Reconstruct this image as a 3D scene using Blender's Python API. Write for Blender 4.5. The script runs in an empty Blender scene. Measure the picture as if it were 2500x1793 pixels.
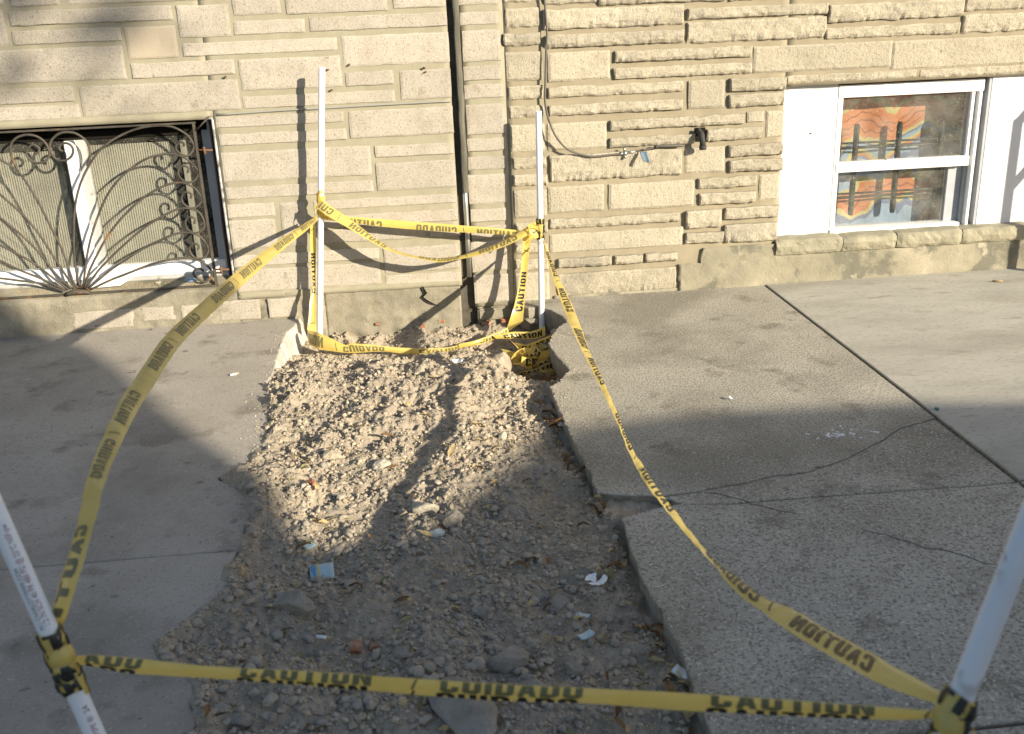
import bpy, bmesh, math, random
import numpy as np
from mathutils import Vector, Matrix, noise

# ------------------------------------------------------------------ camera, sky, sun, exposure
scene = bpy.context.scene
col = scene.collection
RES = (1024, 734)
scene.render.resolution_x, scene.render.resolution_y = RES
def set_camera():
    pitch, yaw, roll = 0.3469, 0.0861, -0.0412
    cp, sp, cy, sy = math.cos(pitch), math.sin(pitch), math.cos(yaw), math.sin(yaw)
    fwd = Vector((sy*cp, cy*cp, -sp)); right = Vector((cy, -sy, 0)); up = right.cross(fwd)
    r2 = right*math.cos(roll)+up*math.sin(roll); u2 = -right*math.sin(roll)+up*math.cos(roll)
    m = Matrix(((r2.x, u2.x, -fwd.x, 0), (r2.y, u2.y, -fwd.y, -4.5), (r2.z, u2.z, -fwd.z, 1.305), (0, 0, 0, 1)))
    cam = bpy.data.cameras.new('camera'); cam.lens = 35.28; cam.sensor_width = 36
    cam.clip_start = 0.05; cam.clip_end = 1500
    cam.dof.use_dof = True; cam.dof.focus_distance = 4.3; cam.dof.aperture_fstop = 6.3
    ob = bpy.data.objects.new('camera', cam); ob.matrix_world = m
    col.objects.link(ob); scene.camera = ob
set_camera()
SUN_AZ, SUN_EL = math.radians(41), math.radians(18.5)
world = bpy.data.worlds.new('World'); scene.world = world; world.use_nodes = True
wn = world.node_tree
sky = wn.nodes.new('ShaderNodeTexSky'); sky.sky_type = 'NISHITA'; sky.sun_disc = False
sky.sun_elevation = SUN_EL; sky.sun_rotation = math.pi-SUN_AZ
bg = wn.nodes['Background']; bg.inputs['Strength'].default_value = 0.10
wn.links.new(sky.outputs[0], bg.inputs['Color'])
sl = bpy.data.lights.new('sun', 'SUN'); sl.energy = 5.0; sl.angle = math.radians(0.53); sl.color = (1.0, .89, .69)
so = bpy.data.objects.new('sun', sl); col.objects.link(so)
sdir = Vector((math.sin(SUN_AZ)*math.cos(SUN_EL), -math.cos(SUN_AZ)*math.cos(SUN_EL), math.sin(SUN_EL)))
so.rotation_euler = sdir.to_track_quat('Z', 'Y').to_euler(); so.location = sdir*20
vs = scene.view_settings
vs.view_transform = 'Standard'; vs.look = 'None'; vs.gamma = 1; vs.use_curve_mapping = False; vs.exposure = 0.88

# ------------------------------------------------------------------ measured layout (metres)
LEFT_STONES = [(-1.7503,1.2251,-1.6227,1.3621),(-1.7808,1.3809,-1.6114,1.4919),(-1.5837,1.3731,-1.3943,1.4677),(-1.3633,1.371,-0.7306,1.4596),(-1.5996,1.2984,-0.9539,1.3544),(-0.9356,1.2259,-0.7282,1.3507),(-0.7067,1.3046,-0.513,1.4356),(-0.4905,1.3008,-0.0722,1.4285),(-1.6041,1.2252,-1.1723,1.2787),(-1.1561,1.1497,-0.952,1.2751),(-0.7134,1.2278,-0.4214,1.2816),(-0.401,1.229,0.1732,1.2835),(-1.8135,1.0743,-1.1771,1.2066),(-0.9331,1.1507,-0.2964,1.202),(-1.151,1.0726,-0.7307,1.1316),(-0.7127,1.0028,-0.2895,1.1289),(-0.2746,1.0821,0.1754,1.2047),(-1.8467,0.9927,-1.4053,1.0532),(-1.8627,0.9249,-1.3921,0.9794),(-1.3788,0.9277,-0.726,1.0505),(-0.7146,0.9281,-0.0701,0.9775),(-0.2726,1.0015,-0.0696,1.0583),(-0.0428,0.9337,0.1751,1.0543),(-0.8382,0.8539,-0.2952,0.8984),(-0.2749,0.7818,0.1754,0.8965),(-0.8354,0.7782,-0.2925,0.8251),(-0.8363,0.6206,-0.1951,0.7479),(-0.1739,0.6932,0.1702,0.7427),(-0.1769,0.5476,0.1726,0.6685),(-0.8368,0.5458,-0.1955,0.597),(-0.8398,0.4632,-0.6352,0.5228),(-0.8405,0.3245,-0.6425,0.4512),(-0.6129,0.3234,-0.5051,0.5187),(-0.465,0.4765,0.1682,0.5174),(-0.4724,0.3951,0.1704,0.4475),(-0.479,0.3256,0.0219,0.3842),(0.0406,0.3235,0.1729,0.3696),(-0.842,0.2417,-0.1966,0.2927),(-0.1747,0.1715,0.1654,0.2863),(-0.8418,0.1236,-0.1961,0.2259),(-0.176,0.1024,0.1679,0.1585),(-0.0469,1.306,0.1728,1.3878),(0.2249,1.3077,0.3945,1.3777),(0.2288,1.2275,0.3929,1.2784),(0.2331,1.0787,0.3957,1.2052),(0.2308,1.0,0.3943,1.0584),(0.2306,0.925,0.4011,0.9827),(0.2339,0.7717,0.4028,0.8995),(0.2306,0.6977,0.4018,0.7528),(0.2312,0.617,0.4021,0.6736),(0.2269,0.4628,0.4005,0.5938),(0.2295,0.3816,0.3931,0.4389),(0.2296,0.3055,0.3937,0.363),(0.2235,0.1507,0.3951,0.2916),(0.2287,0.0002,0.3921,0.1328)]
PLINTH_STONES = [(-1.5782,0.0009,-1.3125,0.0837),(-1.2723,0.0221,-1.1307,0.0842),(-1.1012,0.0255,-0.9712,0.0847),(-0.935,-0.0005,-0.7528,0.092),(-0.7148,-0.0009,-0.5879,0.088)]
RIGHT_STONES = [(0.4165,1.3105,0.5725,1.3706),(0.4214,1.2093,0.5683,1.2872),(0.4107,1.135,0.5687,1.1856),(0.4166,0.99,0.5731,1.1091),(0.4241,0.9104,0.5742,0.9675),(0.4241,0.8306,0.5753,0.884),(0.4208,0.6786,0.5758,0.8022),(0.4301,0.6076,0.5779,0.6604),(0.4271,0.5316,0.5814,0.5829),(0.4313,0.3873,0.5788,0.5136),(0.4312,0.3113,0.5782,0.3663),(0.4255,0.2213,0.578,0.27),(0.4227,0.1406,0.5765,0.1964),(0.4248,-0.0325,0.5781,0.131),(0.5858,1.2966,0.8145,1.3641),(0.8255,1.2847,1.3799,1.3551),(0.5815,1.1944,1.1918,1.2749),(0.5873,1.1191,1.1944,1.173),(0.5976,0.979,0.8709,1.0998),(0.8922,1.0472,1.5015,1.0938),(0.8883,0.9762,1.5046,1.0234),(0.5955,0.9109,1.1973,0.9569),(0.597,0.8338,1.1952,0.8799),(1.2225,0.8346,1.3875,0.9552),(1.409,0.9002,1.6627,0.9542),(1.4082,0.832,1.66,0.8877),(0.5895,0.6831,0.8557,0.8006),(0.871,0.7588,1.4788,0.8024),(1.4936,0.762,1.5706,0.8085),(1.5847,0.6884,1.6662,0.8072),(0.8688,0.6826,1.2576,0.725),(1.3112,0.6888,1.5659,0.7417),(0.5967,0.5468,1.1943,0.6628),(1.2142,0.547,1.3973,0.6623),(1.4145,0.6142,1.6636,0.6661),(1.4169,0.5437,1.6657,0.5979),(0.5838,0.401,0.8408,0.5214),(0.8621,0.3984,1.2593,0.5187),(1.2745,0.4756,1.5459,0.5238),(1.2828,0.4006,1.5459,0.454),(1.5653,0.404,1.6598,0.524),(0.5891,0.3301,1.1897,0.3742),(0.5873,0.2148,1.2109,0.3033),(1.2217,0.2943,1.3874,0.3777),(1.4063,0.3263,1.6606,0.3801),(1.2205,0.2235,1.3981,0.2721),(1.4072,0.2163,1.6544,0.3025),(0.6198,0.1461,0.8688,0.1897),(0.8874,0.147,1.0177,0.1883),(1.0329,0.148,1.183,0.1875),(0.6181,0.0083,1.1802,0.1165),(1.6698,0.9182,2.2708,0.9552),(2.2849,0.914,2.9527,0.9544),(1.5128,0.973,2.147,1.0863),(2.1486,0.9583,2.7791,1.0838),(2.7757,0.9634,3.2374,1.0835),(1.2098,1.2121,1.8352,1.2571),(1.2109,1.1137,1.8296,1.2013),(1.8409,1.1761,2.4568,1.2482),(1.8353,1.1047,2.449,1.1509),(2.4651,1.1971,2.9805,1.2945),(2.4631,1.1058,2.9591,1.1829),(1.396,1.2809,1.8317,1.334)]
TAPES = {
  't1': [((-0.5508,-3.262,0.5263),(-0.5392,-3.262,0.5064)),((-0.5377,-3.26,0.5531),(-0.5092,-3.28,0.5593)),((-0.5305,-3.205,0.5891),(-0.4936,-3.235,0.6053)),((-0.5385,-3.13,0.598),(-0.4953,-3.17,0.6254)),((-0.5801,-2.925,0.5935),(-0.5332,-2.975,0.6099)),((-0.61,-2.755,0.5785),(-0.5637,-2.805,0.5849)),((-0.6505,-2.475,0.5566),(-0.6024,-2.525,0.5517)),((-0.6663,-2.295,0.5417),(-0.6157,-2.345,0.5368)),((-0.6825,-1.925,0.5264),(-0.6355,-1.975,0.5125)),((-0.6709,-1.525,0.4991),(-0.6311,-1.575,0.4792)),((-0.6269,-1.095,0.4891),(-0.5928,-1.145,0.4626)),((-0.5533,-0.655,0.4833),(-0.5253,-0.705,0.4627)),((-0.4829,-0.32,0.4805),(-0.4643,-0.36,0.4637)),((-0.4433,-0.115,0.4723),(-0.4368,-0.125,0.4595))],
  't2': [((0.5376,-0.1475,0.3165),(0.5331,-0.1525,0.3086)),((0.5538,-0.4932,0.2376),(0.5232,-0.5432,0.2524)),((0.5605,-0.9245,0.1959),(0.5128,-0.9745,0.2141)),((0.5347,-1.3341,0.2019),(0.4923,-1.3841,0.2419)),((0.5143,-1.6729,0.2343),(0.486,-1.7329,0.2518)),((0.5045,-1.979,0.231),(0.4813,-2.039,0.255)),((0.492,-2.1787,0.2376),(0.471,-2.2387,0.2625)),((0.4924,-2.3518,0.2505),(0.4641,-2.4118,0.2696)),((0.4946,-2.5074,0.2595),(0.4624,-2.5674,0.2905)),((0.4999,-2.7017,0.2812),(0.4733,-2.7617,0.3089)),((0.5056,-2.8856,0.3038),(0.4832,-2.9456,0.3363)),((0.5158,-3.0125,0.339),(0.4803,-3.0625,0.3612)),((0.5241,-3.1111,0.3651),(0.4949,-3.1511,0.3752)),((0.5388,-3.229,0.4081),(0.5001,-3.269,0.4122)),((0.5453,-3.3734,0.4613),(0.5115,-3.4034,0.459)),((0.5404,-3.5122,0.5215),(0.5137,-3.5422,0.5188)),((0.5438,-3.635,0.5695),(0.5304,-3.645,0.567))],
  't3': [((-0.5045,-3.3,0.4989),(-0.5028,-3.3,0.4842)),((-0.4765,-3.31,0.5043),(-0.4786,-3.31,0.4861)),((-0.4194,-3.32,0.4999),(-0.4301,-3.32,0.4768)),((-0.3154,-3.36,0.5057),(-0.3201,-3.36,0.4869)),((-0.1358,-3.42,0.5177),(-0.1389,-3.42,0.4956)),((0.0289,-3.47,0.5229),(0.0261,-3.47,0.4983)),((0.1713,-3.52,0.5356),(0.1686,-3.52,0.514)),((0.2676,-3.55,0.5416),(0.2671,-3.55,0.5167)),((0.4243,-3.6,0.5479),(0.4248,-3.6,0.5281)),((0.4985,-3.63,0.5551),(0.499,-3.63,0.5401)),((0.5268,-3.65,0.5638),(0.5265,-3.65,0.5579))],
  't4': [((-0.4243,-0.09,0.4699),(-0.4262,-0.09,0.4519)),((-0.3154,-0.09,0.4581),(-0.3178,-0.09,0.4328)),((-0.1066,-0.095,0.4304),(-0.1093,-0.095,0.3959)),((0.1204,-0.1,0.3997),(0.1184,-0.1,0.3667)),((0.3022,-0.11,0.3762),(0.301,-0.11,0.3486)),((0.4231,-0.12,0.36),(0.4222,-0.12,0.3342)),((0.5259,-0.13,0.3412),(0.5253,-0.13,0.3227))],
  't5': [((-0.4154,-0.122,0.5504),(-0.4453,-0.122,0.5148)),((-0.372,-0.125,0.5094),(-0.4021,-0.155,0.4848)),((-0.2765,-0.1325,0.4336),(-0.3021,-0.1775,0.4192)),((-0.1972,-0.1375,0.3628),(-0.2168,-0.1925,0.3634)),((-0.116,-0.14,0.3052),(-0.1257,-0.2,0.3106)),((-0.005,-0.14,0.2705),(-0.0057,-0.2,0.2739)),((0.1102,-0.145,0.2608),(0.0844,-0.195,0.2541)),((0.2257,-0.145,0.2795),(0.2257,-0.195,0.271)),((0.344,-0.145,0.3148),(0.3433,-0.185,0.2981)),((0.4313,-0.145,0.3556),(0.4418,-0.175,0.3339)),((0.5027,-0.155,0.4028),(0.5125,-0.155,0.3657))],
  't6': [((-0.4768,-0.085,0.4467),(-0.457,-0.085,0.4491)),((-0.4901,-0.085,0.3379),(-0.4634,-0.085,0.3362)),((-0.4959,-0.09,0.228),(-0.4762,-0.09,0.2268)),((-0.4973,-0.1,0.1555),(-0.4829,-0.1,0.1546)),((-0.5117,-0.12,0.1053),(-0.4848,-0.12,0.1034)),((-0.5215,-0.15,0.0387),(-0.4893,-0.15,0.0364)),((-0.5323,-0.18,-0.02),(-0.4924,-0.18,-0.0343))],
  't7': [((-0.5281,-0.2,-0.014),(-0.53,-0.2,-0.0827)),((-0.4802,-0.3,0.0049),(-0.4878,-0.3,-0.0676)),((-0.4398,-0.32,-0.0084),(-0.4465,-0.32,-0.0751)),((-0.3559,-0.33,-0.054),(-0.3592,-0.33,-0.0894)),((-0.3284,-0.335,-0.045),(-0.3185,-0.335,-0.0907)),((-0.1997,-0.34,-0.0657),(-0.2018,-0.34,-0.0918)),((-0.0895,-0.34,-0.0831),(-0.0914,-0.34,-0.1094)),((0.0525,-0.33,-0.0968),(0.0512,-0.33,-0.1175)),((0.1486,-0.32,-0.0881),(0.1512,-0.32,-0.1054)),((0.2557,-0.3,-0.0681),(0.258,-0.3,-0.095)),((0.3548,-0.26,-0.0459),(0.3575,-0.26,-0.0691))],
  't8': [((0.451,-0.125,0.3335),(0.4896,-0.125,0.3349)),((0.4414,-0.13,0.2345),(0.4727,-0.13,0.2325)),((0.4231,-0.14,0.1171),(0.4565,-0.14,0.1149)),((0.3951,-0.16,0.0209),(0.4415,-0.16,0.0178)),((0.3745,-0.18,-0.0258),(0.4343,-0.18,-0.0183)),((0.3582,-0.2,-0.0591),(0.4295,-0.2,-0.039))],
  't9': [((0.3582,-0.2,-0.0591),(0.4295,-0.2,-0.039)),((0.328,-0.24,-0.0734),(0.3971,-0.24,-0.0475)),((0.2593,-0.29,-0.085),(0.278,-0.29,-0.073)),((0.2023,-0.32,-0.0958),(0.2032,-0.32,-0.0769)),((0.1293,-0.33,-0.1023),(0.1304,-0.33,-0.0835))],
  'w1': [((0.284,-0.31,-0.0646),(0.2967,-0.31,-0.0778)),((0.3319,-0.3,-0.059),(0.3475,-0.3,-0.0864)),((0.3764,-0.29,-0.059),(0.3921,-0.29,-0.0911)),((0.4302,-0.29,-0.0621),(0.4425,-0.29,-0.0965)),((0.4753,-0.28,-0.0597),(0.4774,-0.28,-0.1004)),((0.5214,-0.26,-0.0515),(0.5216,-0.26,-0.0941))],
  'w2': [((0.3668,-0.45,-0.0543),(0.3727,-0.45,-0.0717)),((0.4088,-0.48,-0.0576),(0.4101,-0.46,-0.0848)),((0.4317,-0.51,-0.0392),(0.4548,-0.47,-0.0744)),((0.4687,-0.525,-0.0236),(0.4871,-0.475,-0.0564)),((0.4984,-0.52,-0.0139),(0.5013,-0.48,-0.0473)),((0.5267,-0.49,-0.0105),(0.5249,-0.49,-0.0188))],
  'w3': [((0.4314,-0.51,-0.0459),(0.4828,-0.51,-0.0479)),((0.4155,-0.53,-0.0683),(0.502,-0.53,-0.0696)),((0.3952,-0.54,-0.0702),(0.5081,-0.54,-0.0902)),((0.3957,-0.54,-0.1005),(0.4868,-0.54,-0.1072)),((0.399,-0.53,-0.1313),(0.4653,-0.53,-0.1192))],
  'w4': [((0.3404,-0.61,-0.1486),(0.3481,-0.61,-0.1542)),((0.378,-0.62,-0.1244),(0.3805,-0.62,-0.1446)),((0.4149,-0.63,-0.1169),(0.4208,-0.63,-0.1273)),((0.4465,-0.63,-0.111),(0.4477,-0.63,-0.1227)),((0.486,-0.62,-0.0959),(0.4916,-0.62,-0.1229)),((0.5189,-0.61,-0.0985),(0.5211,-0.61,-0.1354)),((0.5372,-0.59,-0.117),(0.5396,-0.59,-0.1508))],
  'w5': [((0.4399,-0.63,-0.1188),(0.4444,-0.63,-0.1275)),((0.4638,-0.64,-0.1187),(0.4635,-0.64,-0.1303)),((0.4919,-0.64,-0.1257),(0.4883,-0.64,-0.1421)),((0.5072,-0.62,-0.1308),(0.5163,-0.62,-0.1448))],
  'w6': [((0.3647,-0.47,-0.0543),(0.3367,-0.47,-0.0286)),((0.3761,-0.51,-0.0688),(0.367,-0.51,-0.0547)),((0.3904,-0.52,-0.0867),(0.3843,-0.52,-0.0795)),((0.402,-0.52,-0.1214),(0.3933,-0.52,-0.0971))],
  'w7': [((0.3586,-0.65,-0.1386),(0.3612,-0.65,-0.1521)),((0.3842,-0.67,-0.1464),(0.3776,-0.67,-0.1575)),((0.4091,-0.67,-0.1483),(0.4088,-0.67,-0.1582)),((0.4251,-0.69,-0.1553),(0.4311,-0.69,-0.1624))],
  'w8': [((0.3973,-0.56,-0.1273),(0.4096,-0.56,-0.1417)),((0.4209,-0.58,-0.1152),(0.4267,-0.58,-0.1324)),((0.439,-0.59,-0.1063),(0.4448,-0.59,-0.1235)),((0.4614,-0.59,-0.0979),(0.4674,-0.59,-0.1118)),((0.4915,-0.58,-0.0903),(0.4942,-0.58,-0.1072))],
}
PIT_LEFT = [(-0.5747,-0.0347),(-0.5847,-0.0647),(-0.5942,-0.1506),(-0.6192,-0.218),(-0.6196,-0.2946),(-0.6225,-0.3905),(-0.62,-0.4996),(-0.6162,-0.629),(-0.6124,-0.7274),(-0.6165,-0.783),(-0.6247,-0.8408),(-0.6125,-0.9011),(-0.6027,-0.955),(-0.5774,-1.1892),(-0.5626,-1.348),(-0.5543,-1.4834),(-0.575,-1.5489),(-0.5993,-1.5902),(-0.6353,-1.6311),(-0.661,-1.6755),(-0.6315,-1.7146),(-0.6047,-1.747),(-0.5719,-1.7907),(-0.5471,-1.8398),(-0.5311,-1.9035),(-0.5337,-1.9639),(-0.5354,-2.0198),(-0.5339,-2.1157),(-0.5428,-2.1793),(-0.5396,-2.2498),(-0.5355,-2.3169),(-0.5615,-2.3795),(-0.5859,-2.4069),(-0.6089,-2.4421),(-0.6324,-2.4923),(-0.6507,-2.5037),(-0.6597,-2.5272),(-0.6487,-2.5595),(-0.6232,-2.5873),(-0.5761,-2.6379),(-0.5417,-2.6822),(-0.5381,-2.7178),(-0.5304,-2.7529),(-0.5225,-2.7895),(-0.5152,-2.8188),(-0.5288,-2.8526),(-0.5261,-2.9176),(-0.5073,-3.0245)]
PIT_RIGHT_UP = [(0.4147,-0.0168),(0.4188,-0.0865),(0.463,-0.1305),(0.5204,-0.1239),(0.559,-0.1861),(0.594,-0.2906),(0.6024,-0.3792),(0.5584,-0.4351),(0.5285,-0.5096),(0.5029,-0.5825),(0.4839,-0.6595),(0.4892,-0.7543),(0.4977,-0.8213),(0.5076,-0.8961),(0.5197,-0.9826),(0.4951,-1.0316),(0.4532,-1.1101),(0.4243,-1.1338),(0.4243,-1.2201),(0.4246,-1.3595),(0.4275,-1.4895),(0.4343,-1.6178),(0.4392,-1.7309),(0.444,-1.8423),(0.4443,-1.9299),(0.4462,-1.985),(0.4891,-2.0054),(0.5387,-2.0193),(0.6076,-2.039)]
PIT_RIGHT_LOW = [(0.5868,-2.0872),(0.5347,-2.1164),(0.4831,-2.1425),(0.4805,-2.2031),(0.4757,-2.2566),(0.474,-2.3188),(0.4718,-2.3625),(0.4698,-2.4405),(0.4732,-2.5202),(0.4839,-2.5798),(0.4764,-2.6259),(0.4855,-2.685),(0.4886,-2.7419),(0.486,-2.8077),(0.4832,-2.8644),(0.4814,-2.9036),(0.4765,-2.9834),(0.4714,-3.041),(0.4526,-3.1417)]
GRILLE = {
  'b1': [(-1.481,0.1805),(-1.402,0.2116),(-1.3127,0.242),(-1.2184,0.272),(-1.1258,0.291),(-1.041,0.2923),(-0.9805,0.2707),(-0.9489,0.2297),(-0.9527,0.2019),(-0.9823,0.1814),(-1.0125,0.1946),(-1.0301,0.221),(-1.0168,0.2396),(-0.9951,0.2427),(-0.981,0.229)],
  'b2': [(-1.4904,0.1867),(-1.4365,0.225),(-1.3653,0.2731),(-1.2214,0.3519),(-1.1097,0.3969),(-1.0398,0.409),(-0.9841,0.3947),(-0.9532,0.3518),(-0.9499,0.3186),(-0.9721,0.2924),(-1.0044,0.2889),(-1.0275,0.3124),(-1.0288,0.34),(-1.0078,0.3579),(-0.988,0.3485),(-0.9933,0.3296)],
  'b3': [(-1.5003,0.1902),(-1.4671,0.2298),(-1.4223,0.2767),(-1.3249,0.3583),(-1.2069,0.4434),(-1.0939,0.5012),(-1.024,0.5169),(-0.9692,0.4993),(-0.9493,0.4551),(-0.953,0.4282),(-0.9769,0.4079),(-1.0034,0.4068),(-1.0293,0.4274),(-1.0297,0.4598),(-1.0089,0.4774),(-0.9867,0.4681),(-0.9924,0.4468)],
  'b4': [(-1.5076,0.1934),(-1.4894,0.2368),(-1.4626,0.2848),(-1.3663,0.4206),(-1.2436,0.5365),(-1.1294,0.6067),(-1.0384,0.6296),(-0.9791,0.6115),(-0.9491,0.5675),(-0.9502,0.541),(-0.9769,0.5185),(-1.003,0.5184),(-1.0284,0.5401),(-1.0292,0.5694),(-1.0084,0.5878),(-0.9866,0.5776),(-0.9918,0.5593)],
  'b5': [(-1.5149,0.1967),(-1.4765,0.3241),(-1.4221,0.4562),(-1.3485,0.5849),(-1.256,0.6791),(-1.1494,0.7407),(-1.0557,0.7538),(-0.9873,0.7321),(-0.9482,0.6833),(-0.9467,0.657),(-0.971,0.6321),(-0.9995,0.6311),(-1.025,0.6508),(-1.028,0.6823),(-1.0073,0.701),(-0.9828,0.6929),(-0.9887,0.6698)],
  'b6': [(-1.5304,0.1977),(-1.5345,0.2563),(-1.5281,0.3546),(-1.4965,0.514),(-1.46,0.6174),(-1.4083,0.7081),(-1.3391,0.7865),(-1.244,0.8426),(-1.1385,0.8727),(-1.038,0.8702),(-0.9767,0.8393),(-0.9516,0.8023),(-0.9477,0.7764),(-0.9699,0.7467),(-0.9956,0.7454),(-1.0183,0.7647),(-1.0229,0.7854),(-1.0023,0.8038),(-0.986,0.7938),(-0.99,0.7837)],
  'b7': [(-1.406,0.7208),(-1.385,0.7685),(-1.3885,0.8196),(-1.4218,0.8567),(-1.4597,0.8676),(-1.5008,0.8607),(-1.5359,0.8322),(-1.546,0.7922),(-1.5299,0.7582),(-1.4966,0.7488),(-1.4635,0.7649),(-1.4495,0.7923),(-1.4592,0.8156),(-1.4831,0.8219),(-1.5052,0.8104),(-1.5055,0.7952),(-1.4942,0.7885)],
  'b8': [(-1.6937,0.7132),(-1.7072,0.7701),(-1.7044,0.8207),(-1.6759,0.8519),(-1.6289,0.8646),(-1.5862,0.8549),(-1.5575,0.8232),(-1.5514,0.7823),(-1.571,0.7527),(-1.6024,0.7452),(-1.6303,0.7559),(-1.6441,0.7821),(-1.6323,0.8094),(-1.6075,0.8217),(-1.588,0.8071),(-1.5939,0.7896),(-1.6045,0.7861)],
  'l1': [(-1.8642,0.869),(-1.8056,0.8209),(-1.7568,0.7702),(-1.6942,0.7107),(-1.6413,0.5962),(-1.6101,0.4941),(-1.5741,0.3575),(-1.557,0.2245),(-1.5423,0.1902)],
  'l2': [(-1.8478,0.6908),(-1.787,0.6227),(-1.7265,0.5486),(-1.6686,0.4549),(-1.6251,0.3606),(-1.5756,0.2368),(-1.5552,0.191)],
  'l3': [(-1.8705,0.5831),(-1.8077,0.5217),(-1.7453,0.4542),(-1.6851,0.3698),(-1.6271,0.2678),(-1.569,0.1875)],
  'l4': [(-1.9002,0.4422),(-1.8326,0.4005),(-1.7422,0.3408),(-1.6548,0.2585),(-1.5823,0.1861)],
  'l5': [(-1.9152,0.3706),(-1.8468,0.3311),(-1.7316,0.2635),(-1.593,0.1846)],
  'l6': [(-1.9367,0.2685),(-1.8628,0.2527),(-1.7134,0.2237),(-1.5969,0.1781)],
}
CABLE = [(0.5865,-0.028,1.3349),(0.5876,-0.028,1.3158),(0.5936,-0.028,1.219),(0.594,-0.028,1.1701),(0.5887,-0.028,1.1046),(0.5856,-0.028,1.055),(0.5815,-0.028,0.9714),(0.5779,-0.028,0.9038),(0.5884,-0.028,0.8347),(0.5961,-0.045,0.8066),(0.6121,-0.05,0.7648),(0.6362,-0.05,0.7271),(0.6686,-0.045,0.6933),(0.7094,-0.035,0.6722),(0.7604,-0.032,0.656),(0.8043,-0.03,0.6513),(0.8589,-0.03,0.6541),(0.9118,-0.03,0.6574)]
CABLE2 = [(0.9794,-0.03,0.6645),(1.005,-0.03,0.6685),(1.0416,-0.03,0.6719),(1.0709,-0.03,0.6793),(1.0965,-0.03,0.6815),(1.1406,-0.03,0.681),(1.1811,-0.03,0.6789),(1.1995,-0.03,0.6762)]
TAGP = [(0.9955,-0.04,0.6615),(1.0249,-0.055,0.6637),(1.0325,-0.09,0.6221),(1.0061,-0.075,0.6221)]
ITEMS = {
  'boulder': (0.2913,-0.6463,-0.07),
  'fan': (-0.0503,-1.9504,0.0),
  'grey': (0.0339,-2.0436,-0.01),
  'rock4': (-0.3573,-2.4128,-0.02),
  'brick': (-0.2154,-2.5587,-0.02),
  'rock6': (0.1222,-2.6578,-0.03),
  'flat': (0.0157,-2.8385,-0.03),
  'blue': (-0.0162,-2.1221,-0.02),
  'pale1': (0.2185,-1.5122,-0.03),
  'pale2': (0.2389,-1.4244,-0.03),
  'lid': (0.4297,-1.4097,-0.07),
  'lidleaf': (0.4226,-1.4373,-0.08),
  'card': (-0.3105,-2.2346,-0.02),
  'card2': (-0.3546,-2.1216,-0.02),
  'petal': (0.3675,-2.3912,-0.05),
  'bit1': (0.314,-2.5088,-0.06),
  'bit2': (0.3056,-2.5983,-0.06),
  'butt': (-0.289,-2.5138,-0.02),
  'butt2': (-0.7629,-0.7433,0.0),
  'shred': (1.0226,-1.3947,0.0),
  'gum': (1.2556,-1.7219,0.0),
  'frag': (0.4853,-2.7731,-0.07),
  'wrap': (0.1061,-0.6757,-0.06),
  'wleaf': (0.0842,-0.6056,-0.06),
  'conc1': (0.4685,-0.1343,-0.05),
  'conc2': (0.5676,-0.306,-0.02),
  'conc3': (0.4374,-0.0418,-0.04),
  'rockA': (-0.1693,-1.6916,0.02),
  'rockB': (-0.3226,-1.596,0.01),
  'rockC': (-0.3733,-1.7831,0.0),
  'rockD': (0.2637,-2.4333,-0.06),
  'rockE': (0.163,-2.7774,-0.05),
  'rockF': (0.2619,-2.6964,-0.06),
  'rockG': (-0.4259,-2.8038,-0.03),
  'rockH': (-0.4726,-2.7658,-0.03),
  'rockI': (-0.1041,-2.6089,-0.04),
  'rockJ': (0.0841,-2.4615,-0.04),
  'orange2': (-0.1764,-2.5491,-0.02),
  'twig': (2.651,-0.2351,0.0),
  'green': (1.6375,-1.6123,0.0),
}

rng = random.Random(7)
nrng = np.random.default_rng(7)

# ------------------------------------------------------------------ helpers
def tag(o, label=None, cat=None, group=None, kind=None):
    if label: o['label'] = label
    if cat: o['category'] = cat
    if group: o['group'] = group
    if kind: o['kind'] = kind
    return o
def empty(name, loc=(0, 0, 0), parent=None):
    o = bpy.data.objects.new(name, None); col.objects.link(o); o.location = loc; o.empty_display_size = .05
    if parent: o.parent = parent
    return o
def link(name, me, mat=None, parent=None, smooth=False):
    o = bpy.data.objects.new(name, me); col.objects.link(o)
    if parent:
        o.parent = parent
        off = Vector((0, 0, 0)); p = parent
        while p: off += p.location; p = p.parent
        o.location = -off
    if mat and not me.materials: me.materials.append(mat)
    if smooth: me.polygons.foreach_set('use_smooth', [True]*len(me.polygons))
    return o
def mesh(name, v, f):
    me = bpy.data.meshes.new(name); me.from_pydata([tuple(map(float, q)) for q in v], [], f); me.update(); return me
def from_bm(name, bm):
    me = bpy.data.meshes.new(name); bm.to_mesh(me); bm.free(); return me
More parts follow.
